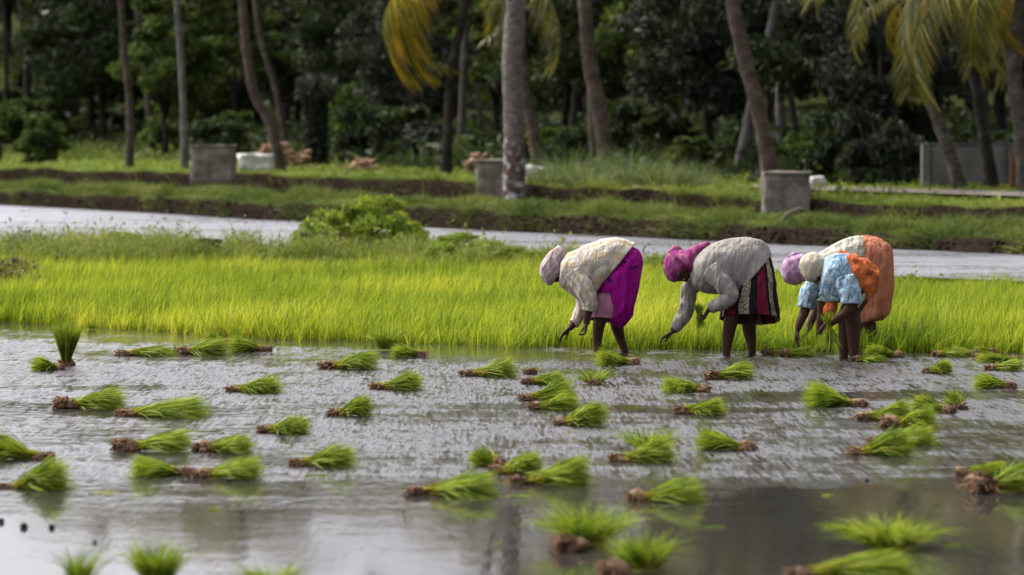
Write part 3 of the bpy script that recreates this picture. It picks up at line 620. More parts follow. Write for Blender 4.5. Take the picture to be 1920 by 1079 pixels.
# vine-covered stump
p = Vector(((592 - 960) / F * 112, 112, float(hgt(592, 112)[0])))
t = empty('vine_covered_stump', p, 0, 'dead trunk wrapped in dark climbing leaves right of the dry husks', 'tree stump')
link('trunk', pymesh('trunk', [tube_arr([(0, 0, -.2), (.03, 0, 1.2), (-.05, 0, 2.7)], [.35, .28, .2], 10, .2, 3)]), MAT['trunkdark'], t)
C = RS.normal(size=(3200, 3)); C /= np.linalg.norm(C, axis=1)[:, None]; zz = RS.uniform(0, 2.5, 3200); C = C * (.36 + .22 * (zz > 2.0))[:, None] * np.array([1, 1, .4]) + np.c_[np.zeros((3200, 2)), zz]
link('vine', vegmesh('vine', leaves(C, np.full(3200, .10))), MAT['leafB'], t)
# reeds
def reeds(px, d, n, R, h, label):
    p = Vector(((px - 960) / F * d, d, float(hgt(px, d)[0]))); a = RS.uniform(0, 6.28, n); r = R * RS.uniform(0, 1, n) ** .6
    P = np.stack([np.cos(a) * r, np.sin(a) * r, np.full(n, -.05)], 1); D = P / R * .5 + np.array([0, 0, 1]); D += RS.normal(0, .1, (n, 3)); D /= np.linalg.norm(D, axis=1)[:, None]
    bd = np.stack([np.cos(a), np.sin(a), -.9 * np.ones(n)], 1)
    o = link('reed_clump', vegmesh('reed_clump', blades(P, D, h * RS.uniform(.25, 1.2, n), np.full(n, .014), RS.uniform(.1, .7, n), bd)), MAT['reed']); o.location = p
    tag(o, label, 'reeds', 'tall pale reed clumps under the reddish palm')
for px, d, R, h, lb in [(1065, 80, .45, .95, 'grey green reed clump left of the reddish palm foot'), (1100, 78, .4, .6, 'short reed clump just under the reddish palm foot'), (1180, 79, .55, 1.0, 'tallest pale reed clump right of the reddish palm foot'),
                        (1240, 78, .5, .8, 'pale reed clump right of the tallest reed clump'), (1290, 78, .4, .65, 'low reed clump at the right end of the reeds'), (1030, 79, .35, .55, 'low reed clump beside the blotched thick palm')]:
    reeds(px, d, 520, R, h * 1.1, lb)

# ------------------------------------------------------------------ blocks, wall, roof, husk heaps
def box_bm(sx, sy, sz, bev=.02, seg=2, rough=.0, sub=0, z0=0):
    bm = bmesh.new(); bmesh.ops.create_cube(bm, size=1)
    for v in bm.verts: v.co = Vector((v.co.x * sx, v.co.y * sy, (v.co.z + .5) * sz + z0))
    if sub: bmesh.ops.subdivide_edges(bm, edges=bm.edges[:], cuts=sub, use_grid_fill=True)
    if bev and not sub: bmesh.ops.bevel(bm, geom=bm.edges[:], offset=bev, segments=seg, affect='EDGES')
    if rough:
        for v in bm.verts: v.co += Vector([noise.noise(v.co * 4 + Vector((i * 7, sx * 3, 0))) for i in range(3)]) * rough
    return bm
def bmobj(name, bm, mat, parent=None, smooth=False):
    me = bpy.data.meshes.new(name); bm.to_mesh(me); bm.free()
    if smooth: me.polygons.foreach_set('use_smooth', [True] * len(me.polygons))
    return link(name, me, mat, parent)
for (x0, x1, y0, y1, d, lb, rz) in [(357, 443, 275, 333, 93, 'left weathered grey concrete block on the field edge', .03), (892, 976, 303, 361, 78.3, 'middle grey concrete block half hidden behind the blotched palm', -.02), (1429, 1518, 326, 386, 70.2, 'right weathered grey concrete block on the field edge', .04)]:
    b = atd((x0 + x1) / 2, y1, d); s = F / d; w, h = (x1 - x0) / s, (y1 - y0) / s
    r = empty('concrete_block', b, rz, lb, 'concrete block', 'concrete blocks along the field edge')
    bmobj('block_body', box_bm(w * .96, .55, h + .2, sub=6, rough=.05, z0=-.2), MAT['concrete'], r, True)
    bmobj('block_cap', box_bm(w, .6, .05, sub=5, rough=.02, z0=h - .01), MAT['concrete'], r)
for (x0, x1, y0, y1, d, lb, rz) in [(447, 512, 292, 315, 97, 'long white limewashed slab lying right of the left concrete block', .1), (984, 1027, 315, 337, 82, 'white limewashed stone right of the blotched palm', -.1), (1517, 1542, 332, 346, 76, 'small white stone behind the right concrete block', .2)]:
    b = atd((x0 + x1) / 2, y1, d); s = F / d; w, h = (x1 - x0) / s, (y1 - y0) / s
    o = bmobj('white_stone', box_bm(w, .4, h + .1, sub=4, rough=.09, z0=-.08), MAT['white'], None, True); o.location = b; o.rotation_euler.z = rz; tag(o, lb, 'stone', 'white stones by the concrete blocks')
b = atd(1815, 362, 77.6); s = F / 77.6; b.z = float(hgt(1815, 77.6)[0])
r = empty('boundary_wall', b, .02, 'low grey plastered wall behind the leaning palms at right', 'wall')
bmobj('wall_panel', box_bm(160 / s, .18, 82 / s, sub=6, rough=.03, z0=-.05), MAT['wall'], r, True)
bmobj('coping', box_bm(162 / s, .24, .04, .01, z0=77 / s), MAT['wall'], r)
for sx in (-1, 1): 
    o = bmobj('pier', box_bm(.16, .26, 84 / s, .01, z0=-.05), MAT['wall'], r); o.location.x = sx * 80 / s
b = atd(1901, 365, 76); b.z = float(hgt(1901, 76)[0]) - .03; o = bmobj('wooden_post', box_bm(.13, .13, .72, .01, rough=.02), MAT['post']); o.location = b; tag(o, 'short rusty brown post at the right end of the grey wall', 'post')
# roofed building far up the slope
b = atd(92, 62, 180); bl = empty('far_house', Vector((b.x, 180, float(hgt(92, 180)[0]))), .15, 'far house with a pale roof and wall coloured as if in shade at top left', 'house')
hz = (b.z - bl.location.z); bmobj('wall', box_bm(1.2, 2.2, hz + .7, .02, z0=0), MAT['shadewall'], bl)
bm = bmesh.new(); vs = [bm.verts.new(c) for c in [(-.6, -1.4, hz + .7), (.7, -1.4, hz + .7), (.7, 1.4, hz + .7), (-.6, 1.4, hz + .7), (-.4, 0, hz + 1.05), (.6, 0, hz + 1.05)]]
for f_ in [(0, 1, 5, 4), (2, 3, 4, 5), (1, 2, 5), (3, 0, 4), (3, 2, 1, 0)]: bm.faces.new([vs[i] for i in f_])
bmobj('roof', bm, MAT['cloth_roof'], bl)
bmobj('door', box_bm(.8, .06, 1.7, .01), MAT['log'], bl).location = (.2, -1.13, .05)
def heap(px, py, d, n, w, h, lb, mat='husk'):
    b = atd(px, py, d); z = float(hgt(px, d)[0]); b.z = z; ch = []; rs = random.Random(int(px))
    for i in range(n):
        x = rs.uniform(-w, w); z0 = rs.uniform(0, h) * (1 - abs(x) / w * .6); L = rs.uniform(.12, .34); a = rs.uniform(-.3, .6); bz = rs.uniform(0, 6.28)
        dr = Vector((math.cos(a) * math.cos(bz), math.cos(a) * math.sin(bz), math.sin(a))); p = Vector((x, rs.uniform(-.3, .3), z0))
        ch.append(tube_arr([p, p + dr * L * .3 + Vector((0, 0, .02)), p + dr * L * .7, p + dr * L], [rs.uniform(.02, .04), rs.uniform(.045, .085), rs.uniform(.03, .07), .015], 6, .5, i))
    o = link('husk_heap', pymesh('husk_heap', ch), MAT[mat]); o.location = b; tag(o, lb, 'husk heap', 'heaps of dry palm debris')
heap(522, 296, 106, 90, .85, .75, 'largest heap of dry palm husks around the foot of the curved palm')
heap(680, 306, 100, 24, .45, .3, 'sparse scatter of pale husks on the shaded slope left of the yellow frond')
heap(900, 303, 96, 30, .35, .5, 'small heap of reddish husks behind the middle concrete block')
# dead fronds and a log on the bank
for (x, y, d, n, lb) in [(1300, 388, 63.5, 14, 'dead brown palm frond lying on the far bank left of the right block')]:
    b = atd(x, y, d); b.z = float(hgt(x, d)[0]) + .02; ch = []
    for i in range(n):
        a = -.2 + i * .25; L = random.uniform(.2, .42); dr = Vector((math.cos(a), -.2, math.sin(a) * .6 + .12)); ch.append(tube_arr([(0, 0, 0), dr * L * .5 + Vector((0, 0, .06)), dr * L], [.022, .016, .005], 5, .3, i))
    o = link('dead_frond', pymesh('dead_frond', ch), MAT['husk']); o.location = b; tag(o, lb, 'dead frond')
b = atd(1487, 392, 65); b.z = float(hgt(1487, 65)[0]); o = link('log', pymesh('log', [tube_arr([(-.22, 0, -.05), (-.08, 0, .12), (.1, 0, .2), (.2, .02, .2)], [.05, .06, .05, .03], 8, .3, 3), tube_arr([(-.05, 0, .13), (.0, 0, .02), (.12, 0, -.03)], [.04, .03, .01], 6, .3, 5)]), MAT['log']); o.location = b
tag(o, 'dark broken stub of wood leaning against the right concrete block', 'log')

# ------------------------------------------------------------------ seedling bundles
def root_chunk(L, r, seed, up=.5):
    """muddy ball of roots with ragged strands, along -X from origin"""
    ch = [tube_arr([(.02, 0, r * .5), (-L * .15, 0, r * .62), (-L * .55, 0, r * .7), (-L * .9, 0, r * .55), (-L, 0, r * .4)], [r * .35, r * .75, r, r * .85, r * .35], 14, 1.3, seed)]
    rs = random.Random(seed)
    for i in range(150):
        a = rs.uniform(0, 3.14); p = Vector((-L * rs.uniform(.3, 1), math.cos(a) * r * .9, max(.0, math.sin(a) * r * .95 + r * .4)))
        dr = Vector((-rs.uniform(.0, 1), rs.uniform(-1, 1), rs.uniform(-.6, .5))).normalized() * rs.uniform(.5, 1.4) * r
        ch.append(tube_arr([p, p + dr * .6, p + dr + Vector((0, 0, -.01))], [r * .14, r * .10, r * .03], 4, 0, 0, False))
    return pymesh('root_clump', ch)
def bundle(rx, ry, tx, ty, h, label, n=420, spread=1.0, rootr=.045, lift=.16, style=0, hold=None, thick=1.0):
    """rx,ry: end of the root on the water, tx,ty: where the leaf fan ends on the water, h: height (px) of the fan's top above the water"""
    a, b = at(rx, ry), at(tx, ty); s = F / a.y; v = b - a; v.y = max(-.12, min(.12, v.y * .6))
    Lt = max(v.length, .2); ang = math.atan2(v.y, v.x); hh = h * random.uniform(1.05, 1.5) / s; spread *= random.uniform(.9, 1.3)
    rootr *= .8; h *= 1.2; n = int(n * random.uniform(1.5, 2.1))
    r = empty('seedling_bundle', (a.x, a.y, 0), ang, label, 'seedling bundle', 'rice seedling bundles lying on the water')
    Lr = min(.15, Lt * .3); seed = int(rx * 13 + ry * 7)
    rc = link('root_clump', root_chunk(Lr, rootr, seed), MAT['root'], r); rc.location = (Lr, 0, -.012)
    Ll = Lt - Lr; tie = np.array([Lr + .02, 0, rootr * .6])
    P = tie + RS.normal(0, 1, (n, 3)) * np.array([.02, .014, .012]) * thick
    ay = RS.normal(0, .21 * spread, n); stray = RS.uniform(0, 1, n) < random.uniform(.03, .16); ay = np.where(stray, ay * 2.4, ay); top = hh * .95 / Ll; az = np.abs(RS.uniform(-.02, 1.0, n)) ** random.uniform(.6, 1.1) * top * np.where(stray, 1.35, 1)
    D = np.stack([np.ones(n), np.tan(np.clip(ay, -1.1, 1.1)), az], 1); D /= np.linalg.norm(D, axis=1)[:, None]
    # stalk zone: tight, then fanning out
    L = Ll * RS.uniform(random.uniform(.6, .82), 1.04, n) * (1 + .15 * np.abs(ay)); bd = np.stack([RS.normal(0, .15, n), RS.normal(0, .25, n), np.full(n, -.5) - .4 * RS.uniform(0, 1, n)], 1)
    P[:, 2] = np.maximum(P[:, 2], .006); V, Fq, T, R = blades(P, D, L, RS.uniform(.0045, .0085, n), RS.uniform(.02, .40, n), bd, 4)
    V[:, 2] = np.maximum(V[:, 2], -.004 + .008 * R)
    # fibrous stalk bundle
    ns = 60; Ps = np.array([Lr * .7, 0, rootr * .6]) + RS.normal(0, .016, (ns, 3)); Ds = np.tile([[1, 0, .12]], (ns, 1)) + RS.normal(0, .1, (ns, 3))
    pt = blades(Ps, Ds / np.linalg.norm(Ds, axis=1)[:, None], np.full(ns, Ll * .45), np.full(ns, .008), np.full(ns, .05)); V2, F2, T2, R2 = pt; T2 = T2 * .25
    o = link('leaves', vegmesh('leaves', [(V, Fq, T, R), (V2, F2, T2, R2)]), MAT['seedling'], r)
    return r
def tuft(x, y, w, h, label, n=500, root=None, spread=1.0, zb=0.0, up=1.0):
    """loose or upright tuft, centre on water at x,y"""
    a = at(x, y); s = F / a.y; R = w / s / 2; H = h * 1.25 / s
    r = empty('seedling_bundle', (a.x, a.y, 0), 0, label, 'seedling bundle', 'rice seedling bundles lying on the water')
    an = RS.uniform(0, 6.28, n); q = RS.uniform(0, 1, n) ** .5
    P = np.stack([np.cos(an) * q * R * .35, np.sin(an) * q * R * .3, np.full(n, .01) + zb], 1)
    D = np.stack([np.cos(an) * q * R * spread, np.sin(an) * q * R * spread, np.full(n, H * up)], 1) ; ln = np.linalg.norm(D, axis=1); D /= ln[:, None]
    P[:, :2] += RS.normal(0, R * .12, (n, 2)); D += RS.normal(0, .14, (n, 3)) * np.array([1, 1, .3]); D /= np.linalg.norm(D, axis=1)[:, None]
    V, Fq, T, Rr = blades(P, D, ln * RS.uniform(.35, 1.15, n), RS.uniform(.004, .008, n), RS.uniform(.02, .55, n), np.stack([np.cos(an), np.sin(an), -.8 * np.ones(n)], 1), 4)
    V[:, 2] = np.maximum(V[:, 2], -.004 + .006 * Rr)
    link('leaves', vegmesh('leaves', (V, Fq, T, Rr)), MAT['seedling'], r)
    if root:
        rx, ry, rr = root; c = at(rx, ry) - a; o = link('root_clump', root_chunk(rr * 2.2, rr, int(x)), MAT['root'], r); o.location = (c.x + rr * 1.1, c.y, -.015); o.scale = (.68, .68, .68)
        o.rotation_euler.z = random.uniform(-.4, .4)
    return r
# upright sheaf at left
a = at(124, 686); s = F / a.y
r = empty('seedling_bundle', (a.x, a.y, 0), 0, 'bundle standing upright like a sheaf at far left of the water', 'seedling bundle', 'rice seedling bundles lying on the water')
n = 800; an = RS.uniform(0, 6.28, n); q = RS.uniform(0, 1, n) ** .5
P = np.stack([np.cos(an) * q * .03, np.sin(an) * q * .03, np.full(n, .02)], 1); D = np.stack([np.cos(an) * q * .34 + .04, np.sin(an) * q * .3, np.ones(n)], 1); D /= np.linalg.norm(D, axis=1)[:, None]
link('leaves', vegmesh('leaves', blades(P, D, .37 * RS.uniform(.8, 1.03, n), np.full(n, .007), RS.uniform(0, .1, n))), MAT['seedling'], r)
o = link('root_clump', root_chunk(.1, .045, 4), MAT['root'], r); o.location = (.06, 0, -.02)
BL = [ # rx ry tx ty h label (kwargs)
 (116, 694, 62, 697, 26, 'dark green bundle lying against the foot of the upright sheaf', dict(spread=1.3)),
 (220, 667, 325, 667, 16, 'flat bundle whose leaves touch the brown root ball to its right', {}),
 (330, 664, 422, 668, 28, 'bundle with a round brown root ball, left of the trio by the rice', dict(rootr=.06, spread=1.3)),
 (428, 648, 383, 648, 40, 'dark stubby bundle furthest back of the trio at the left rice edge', dict(spread=1.8)),
 (507, 659, 425, 662, 32, 'dark bundle of the left trio with its root pointing right', dict(spread=1.2)),
 (796, 669, 738, 670, 20, 'small bundle with a flat root pointing right, beside the round dark bundle', dict(spread=1.3)),
 (602, 691, 704, 698, 28, 'bundle with a reddish root ball at left, below the round dark bundle', dict(rootr=.055)),
 (427, 735, 518, 740, 28, 'shaggy low bundle above the open grey water left of centre', dict(spread=1.4)),
 (697, 730, 785, 740, 34, 'plump fan bundle with a thin stalk in mid water', dict(spread=1.2)),
 (108, 766, 230, 770, 34, 'bundle with a big torn brown root ball at far left', dict(rootr=.07)),
 (220, 780, 385, 785, 42, 'long bundle with leaves swept up to the right, beside the torn root ball', dict(spread=1.1)),
 (620, 779, 695, 782, 40, 'bundle with upswept leaves and an orange root, centre left', dict(spread=1.0)),
 (487, 812, 570, 820, 34, 'bundle ending in a round dark head of leaves', dict(spread=1.7)),
 (98, 862, -40, 862, 62, 'large dark bundle cut by the left edge with its root pointing right', dict(spread=1.4, n=700)),
 (0, 915, 124, 922, 66, 'large fan bundle reflected in the water at the left edge', dict(spread=1.5, n=700, rootr=.03)),
 (218, 846, 354, 850, 32, 'bundle led by a brown domed root clump, upper one of the left foursome', dict(rootr=.065, spread=1.3)),
 (368, 848, 467, 850, 36, 'bundle with a pale pinkish root, upper right of the left foursome', dict(spread=1.5, rootr=.055)),
 (362, 893, 250, 892, 42, 'bundle with its root pointing right, lower left of the left foursome', dict(spread=1.5)),
 (366, 896, 484, 900, 44, 'bundle with thin stalk fanning right, lower right of the left foursome', dict(spread=1.2)),
 (545, 874, 662, 878, 50, 'bundle with yellowish stalks standing alone above its own reflection', dict(spread=1.0, n=520)),
 (942, 876, 892, 872, 44, 'bundle with short upright head, topmost of the centre cluster', dict(spread=1.5)),
 (925, 888, 1013, 892, 44, 'bundle with slanting leaves in the middle of the centre cluster', dict(spread=1.0)),
 (765, 928, 926, 932, 48, 'wide fan bundle with a long yellow stalk at the left of the centre cluster', dict(spread=1.3, n=620)),
 (958, 908, 1106, 912, 48, 'rightmost fan bundle of the centre cluster', dict(spread=1.2, n=560)),
 (1178, 940, 1316, 942, 44, 'bundle with a grey root lying right of the centre cluster', dict(spread=1.0, n=480)),
 (1478, 1085, 1690, 1068, 42, 'bundle with a straight stalk cut by the bottom edge at right', dict(spread=.9, n=520)),
 (868, 705, 968, 708, 34, 'broad leafy bundle in the left of the group below the first woman', dict(spread=1.6)),
 (984, 720, 1055, 750, 20, 'thin bundle with leaves drooping beneath the brown root ball', dict(spread=1.2)),
 (975, 752, 1070, 740, 44, 'tall bundle of combed parallel leaves below the first woman', dict(spread=.9, n=600)),
 (993, 768, 1080, 770, 34, 'smooth plump bundle in front of the combed bundle', dict(spread=1.1)),
 (1042, 797, 1138, 802, 56, 'bushy bundle with ragged tall leaves, below the plump bundle', dict(spread=1.5, n=600)),
 (1196, 684, 1118, 686, 32, 'dark bundle at the feet of the first woman', dict(spread=1.4)),
 (1330, 735, 1242, 735, 34, 'round leafy bundle left of the standing brown root', dict(spread=1.8)),
 (1325, 712, 1408, 710, 36, 'bundle with a tall brown root ball at the feet of the second woman', dict(rootr=.06, spread=1.3)),
 (1272, 776, 1357, 782, 34, 'bundle with a tan root facing the viewer, right of centre', dict(spread=1.5, rootr=.055)),
 (1145, 865, 1262, 870, 48, 'bundle lying across a spiky one on the bright ripples', dict(spread=1.0, n=520)),
 (1412, 845, 1308, 843, 38, 'bundle with its root pointing right on the bright ripples', dict(spread=1.3)),
 (1622, 762, 1505, 760, 48, 'wide curly bundle with roots at its right end, below the third woman', dict(spread=1.9, n=650)),
 (1607, 788, 1708, 790, 38, 'smooth fan bundle with a thin root in the right group', dict(spread=1.1)),
 (1785, 775, 1706, 768, 42, 'dark bundle of the right group between two brighter ones', dict(spread=1.5)),
 (1802, 768, 1772, 755, 46, 'bushy upright bundle above a domed root at the right group', dict(spread=1.8)),
 (1660, 800, 1760, 808, 36, 'bundle with a long broken root mat in the right group', dict(spread=1.5, rootr=.06)),
 (1632, 832, 1752, 838, 38, 'bundle with cut dark end lying behind the long one at right', dict(spread=.9)),
 (1592, 852, 1722, 868, 54, 'long combed bundle with two roots on the bright water at right', dict(spread=.9, n=650)),
 (1798, 895, 1880, 890, 18, 'thin curved green bundle touching the shaggy root at the right edge', dict(spread=.9, n=260)),
 (1830, 925, 1945, 918, 50, 'bundle with a shaggy dark root ball at the right edge', dict(rootr=.09, spread=1.2, n=550)),
 (1735, 700, 1792, 708, 24, 'dark short bundle behind the right group', dict(spread=1.3)),
 (1902, 728, 1828, 728, 28, 'pointed mound shaped bundle near the right edge', dict(spread=1.5)),
 (1465, 668, 1522, 668, 18, 'low bundle with a muddy root between the second and third women', dict(spread=1.4)),
 (1432, 665, 1475, 666, 10, 'tiny flat bundle just left of the low muddy one between the women', dict(spread=1.2, n=200)),
 (1692, 670, 1625, 670, 22, 'bundle with a brown root ball right of the last pair of legs', dict(spread=1.5)),
 (1752, 668, 1812, 670, 12, 'flat bundle at the rice edge right of the women', dict(spread=1.2, n=240)),
 (1830, 668, 1790, 667, 16, 'pale bundle at the rice edge near a dark clod', dict(spread=1.3, n=240)),
 (1862, 664, 1835, 668, 16, 'dark clump bundle at the right rice edge', dict(spread=1.6, n=240)),
 (1908, 678, 1840, 680, 16, 'flat bundle with its root at the right edge of the water', dict(spread=1.3, n=260)),
 (1852, 694, 1915, 696, 18, 'bundle with a brown root below the right edge bundle', dict(spread=1.3, n=300)),
 (1602, 678, 1660, 684, 10, 'flat yellowish bundle afloat right of the third woman', dict(spread=1.2, n=200)),
]
for rx, ry, tx, ty, h, lb, kw in BL: bundle(rx, ry, tx, ty, h, lb, **kw)
tuft(722, 657, 44, 40, 'round dark green bundle against the rice edge left of centre', 500, (740, 656, .03))
tuft(1098, 1022, 150, 66, 'splayed bundle with a big brown root facing the viewer near the bottom', 750, (1060, 1034, .085), 1.0)
tuft(1208, 1072, 95, 62, 'blurred bundle with a brown root cut by the bottom edge', 650, (1145, 1082, .075), 1.0)
tuft(1668, 1028, 170, 52, 'ragged spiky tuft without a root afloat at lower right', 800, None, 1.0)
tuft(295, 1095, 105, 70, 'upright blurred tuft at the bottom edge, left of centre', 650, None, .8)
tuft(150, 1100, 70, 66, 'thin blurred tuft at the bottom left corner', 220, None, .9)
tuft(510, 1108, 110, 46, 'tips of a tuft just showing at the bottom edge', 240, None, 1.0)
tuft(1112, 720, 66, 26, 'untidy tuft around a dark root below the first woman', 260, (1112, 722, .05), 1.2)
tuft(990, 700, 34, 10, 'bare domed brown root clump beside the broad leafy bundle', 60, (990, 702, .055), 1.0)
tuft(1218, 850, 100, 44, 'spiky bundle with splayed leaf tips on the bright ripples', 420, None, 1.0)
tuft(172, 618, 26, 14, 'tiny dark tuft at the left rice edge', 100, None, 1.0)
# loose scraps on the water
def scrap(x, y, w, lb, mat='seedling'):
    a = at(x, y); s = F / a.y; n = 5; P = np.zeros((n, 3)); P[:, 0] = RS.uniform(-.5, .2, n) * w / s; P[:, 1] = RS.normal(0, .03, n); P[:, 2] = .006
    D = np.tile([[1, 0, .02]], (n, 1)) + RS.normal(0, .12, (n, 3)) * np.array([1, 1, .1]); V, Fq, T, R = blades(P, D / np.linalg.norm(D, axis=1)[:, None], np.full(n, w / s * .6), np.full(n, .008), np.full(n, .08))
    V[:, 2] = np.clip(V[:, 2], .003, .02); o = link('floating_leaves', vegmesh('floating_leaves', (V, Fq, T, R)), MAT['seedling']); o.location = (a.x, a.y, 0); tag(o, lb, 'leaf scraps', 'loose leaf blades afloat')
for x, y, w, lb in [(190, 925, 60, 'pale leaf scraps left of the left foursome reflections'), (262, 930, 45, 'green leaf scraps right of the pale scraps'), (395, 957, 34, 'lone leaf scrap below the left foursome'), (600, 893, 60, 'leaf scrap beside the reflection of the lone bundle'),
                    (948, 932, 60, 'stray blades right of the wide fan bundle'), (1548, 930, 24, 'short green blade on dark water at right'), (1795, 1024, 70, 'stray blades right of the ragged tuft'), (1330, 990, 45, 'pale blade below the grey rooted bundle'), (935, 1020, 16, 'curled leaf blade beside the palm reflection'), (1160, 766, 70, 'thin blade afloat on the magenta reflection'), (1065, 812, 14, 'yellow scrap under the bushy bundle')]:
    scrap(x, y, w, lb)
for x, y, r_, lb in [(45, 990, .016, 'black snail like clod at the lower left'), (97, 991, .013, 'grey twin clod right of the black one'), (2, 980, .014, 'reddish clod at the left edge'), (178, 1018, .008, 'tiny reddish clod below the twin clod'), (511, 630, .03, 'dark stub at the rice edge left of centre'), (1625, 903, .010, 'tiny dark clod on the bright ripples')]:
    a = at(x, y); o = link('clod', pymesh('clod', [tube_arr([(-r_, 0, 0), (-r_ * .6, 0, r_ * .6), (0, 0, r_), (r_ * .7, 0, r_ * .5), (r_, 0, 0)], [r_ * .3, r_ * .8, r_, r_ * .8, r_ * .3], 8, .5, x)]), MAT['clod']); o.location = a
    tag(o, lb, 'clod', 'small clods in the water')

# ------------------------------------------------------------------ people
class Person:
    def __init__(s, ox, oy, k, px0, D, label):
        s.ox, s.oy, s.k, s.D, s.px0 = ox, oy, k, D, px0; s.s = F / D; s.py0 = HOR + F * CAMZ / D
        s.root = empty('person', ((px0 - 960) / F * D, D, 0), 0, label, 'person', 'women transplanting rice')
        s.body = []; s.parts = {}
    def q(s, cx, cy, y=0.0):
        return Vector(((s.ox + cx / s.k - s.px0) / s.s, y, (s.py0 - s.oy - cy / s.k) / s.s))
    def loft(s, rings, seg=64, sub=5, fold=0.0, nf=9, seed=0, cap=True, closed=True, taper=1.0, uvs=1.0, wr=.006, pw=1.0):
        """rings: ((x,y)back, (x,y)front, half depth, [depth centre], [near-side drop])"""
        R = [[*s.q(*r[0]), *s.q(*r[1]), r[2], r[3] if len(r) > 3 else 0, r[4] if len(r) > 4 else 0] for r in rings]
        R = crom(R, sub); V = []; UV = []; n = len(R); acc = 0; prev = None
        for i, r in enumerate(R):
            A, B = Vector(r[0:3]), Vector(r[3:6]); c = (A + B) / 2; a = (B - A) / 2; b = Vector((0, r[6], r[8])); c.y += r[7]
            if prev is not None: acc += (c - prev).length
            prev = c; t = i / (n - 1)
            for k in range(seg):
                th = 2 * math.pi * k / seg; ct, st = math.cos(th), math.sin(th)
                ct = math.copysign(abs(ct) ** pw, ct); st = math.copysign(abs(st) ** pw, st)
                d = a * ct + b * st
                f = 1 + fold * (t ** taper) * (math.sin(nf * th + seed + 1.5 * math.sin(t * 3 + seed)) * .6 + .4 * math.sin((nf * 1.7 // 1) * th - t * 2 + seed * 2))
                p = c + d * f; nn = d.normalized() if d.length > 1e-6 else Vector()
                w_ = .5 * noise.noise(Vector((p.x * 7 + seed, p.y * 7, p.z * 4))) + 1.5 * (.35 - 2 * abs(noise.noise(Vector((p.x * 8 - p.z * 7, p.y * 7 + seed, (p.x + p.z) * 3))))) + .4 * (.3 - 2 * abs(noise.noise(Vector((p.x * 17 + p.z * 9, p.y * 12, p.z * 5 + seed)))))
                V.append(p + nn * wr * w_); UV.append((th / (2 * math.pi), acc * uvs))
        Fc = [(i * seg + k, i * seg + (k + 1) % seg, (i + 1) * seg + (k + 1) % seg, (i + 1) * seg + k) for i in range(n - 1) for k in range(seg)]
        if cap:
            for e, row in ((0, 0), (1, n - 1)):
                if e == 1 and cap == 'top': continue
                cc = sum((V[row * seg + k] for k in range(seg)), Vector()) / seg; V.append(cc); UV.append((0, UV[row * seg][1])); j = len(V) - 1
                Fc += [(j, row * seg + k, row * seg + (k + 1) % seg) for k in range(seg)]
        return V, Fc, UV
    def cloth(s, name, lofts, mat, solid=False, label=None):
        V, Fc, UV, o = [], [], [], 0
        for v, f, uv in lofts:
            V += [tuple(p) for p in v]; Fc += [tuple(i + o for i in q) for q in f]; UV += uv; o += len(v)
        me = bpy.data.meshes.new(name); me.from_pydata(V, [], Fc); me.polygons.foreach_set('use_smooth', [True] * len(Fc))
        ul = me.uv_layers.new(name='UVMap')
        for p in me.polygons:
            us_ = [UV[vi][0] for vi in p.vertices]; wrap = max(us_) - min(us_) > .5
            for li, vi in zip(p.loop_indices, p.vertices):
                a, b = UV[vi]; ul.data[li].uv = (a + 1 if wrap and a < .5 else a, b)
        ob = link(name, me, mat, s.root)
        if solid:
            md = ob.modifiers.new('thickness', 'SOLIDIFY'); md.thickness = .006
        if label: ob['label'] = label
        return ob
    def limb(s, pts, radii, seg=14):
        """pts in crop coords with depth"""
        P = crom([(*s.q(*p), r) for p, r in zip(pts, radii)], 5); s.body.append(tube_arr([p[:3] for p in P], [p[3] for p in P], seg))
    def sleeve(s, pts, radii, seed=0, seg=20):
        P = crom([(*s.q(*p), r) for p, r in zip(pts, radii)], 6); V, Fq = tube_arr([p[:3] for p in P], [p[3] * (1 + .03 * math.sin(i * 1.9 + seed)) for i, p in enumerate(P)], seg, .2, seed, False)
        n = len(P); UV = [(k / seg, i * .03) for i in range(n) for k in range(seg)]; return V, Fq, UV
    def hand(s, w, d, nrm, curl=.6, side=1, sc=1.0):
        """wrist w (crop+depth), d direction in local xz, nrm: palm-facing direction"""
        w = s.q(*w); d = Vector(d).normalized(); nrm = Vector(nrm); nrm = (nrm - d * nrm.dot(d)).normalized(); a = d.cross(nrm).normalized() * side
        def V2(f, l, p): return w + d * f * sc + a * l * sc + nrm * p * sc
        # palm as four metacarpal strands melting together
        for j, l in enumerate((-.028, -.010, .010, .027)):
            s.body.append(tube_arr([V2(-.02, l * .5, 0), V2(.03, l * .9, .002), V2(.085, l, .004)], [.016 * sc, .016 * sc, .012 * sc], 10))
            Lf = (.066, .078, .072, .054)[j]; b0 = V2(.085, l, .004); ang = 0; P = [b0]; R = [.0095 * sc]
            for m_, fr_ in enumerate((.45, .32, .23)):
                ang += curl * (.8, 1.0, .7)[m_]; P.append(P[-1] + (d * math.cos(ang) + nrm * math.sin(ang) + a * l * .8) * Lf * fr_ * sc); R.append((.0088, .0080, .0066)[m_] * sc)
            s.body.append(tube_arr(P, R, 8))
        P = [V2(.015, -.020, .004), V2(.045, -.046, .016), V2(.070, -.054, .034), V2(.090, -.050, .046)]
        s.body.append(tube_arr(P, [.014 * sc, .0115 * sc, .0100 * sc, .0075 * sc], 8))
        return V2(.09, 0, .03)
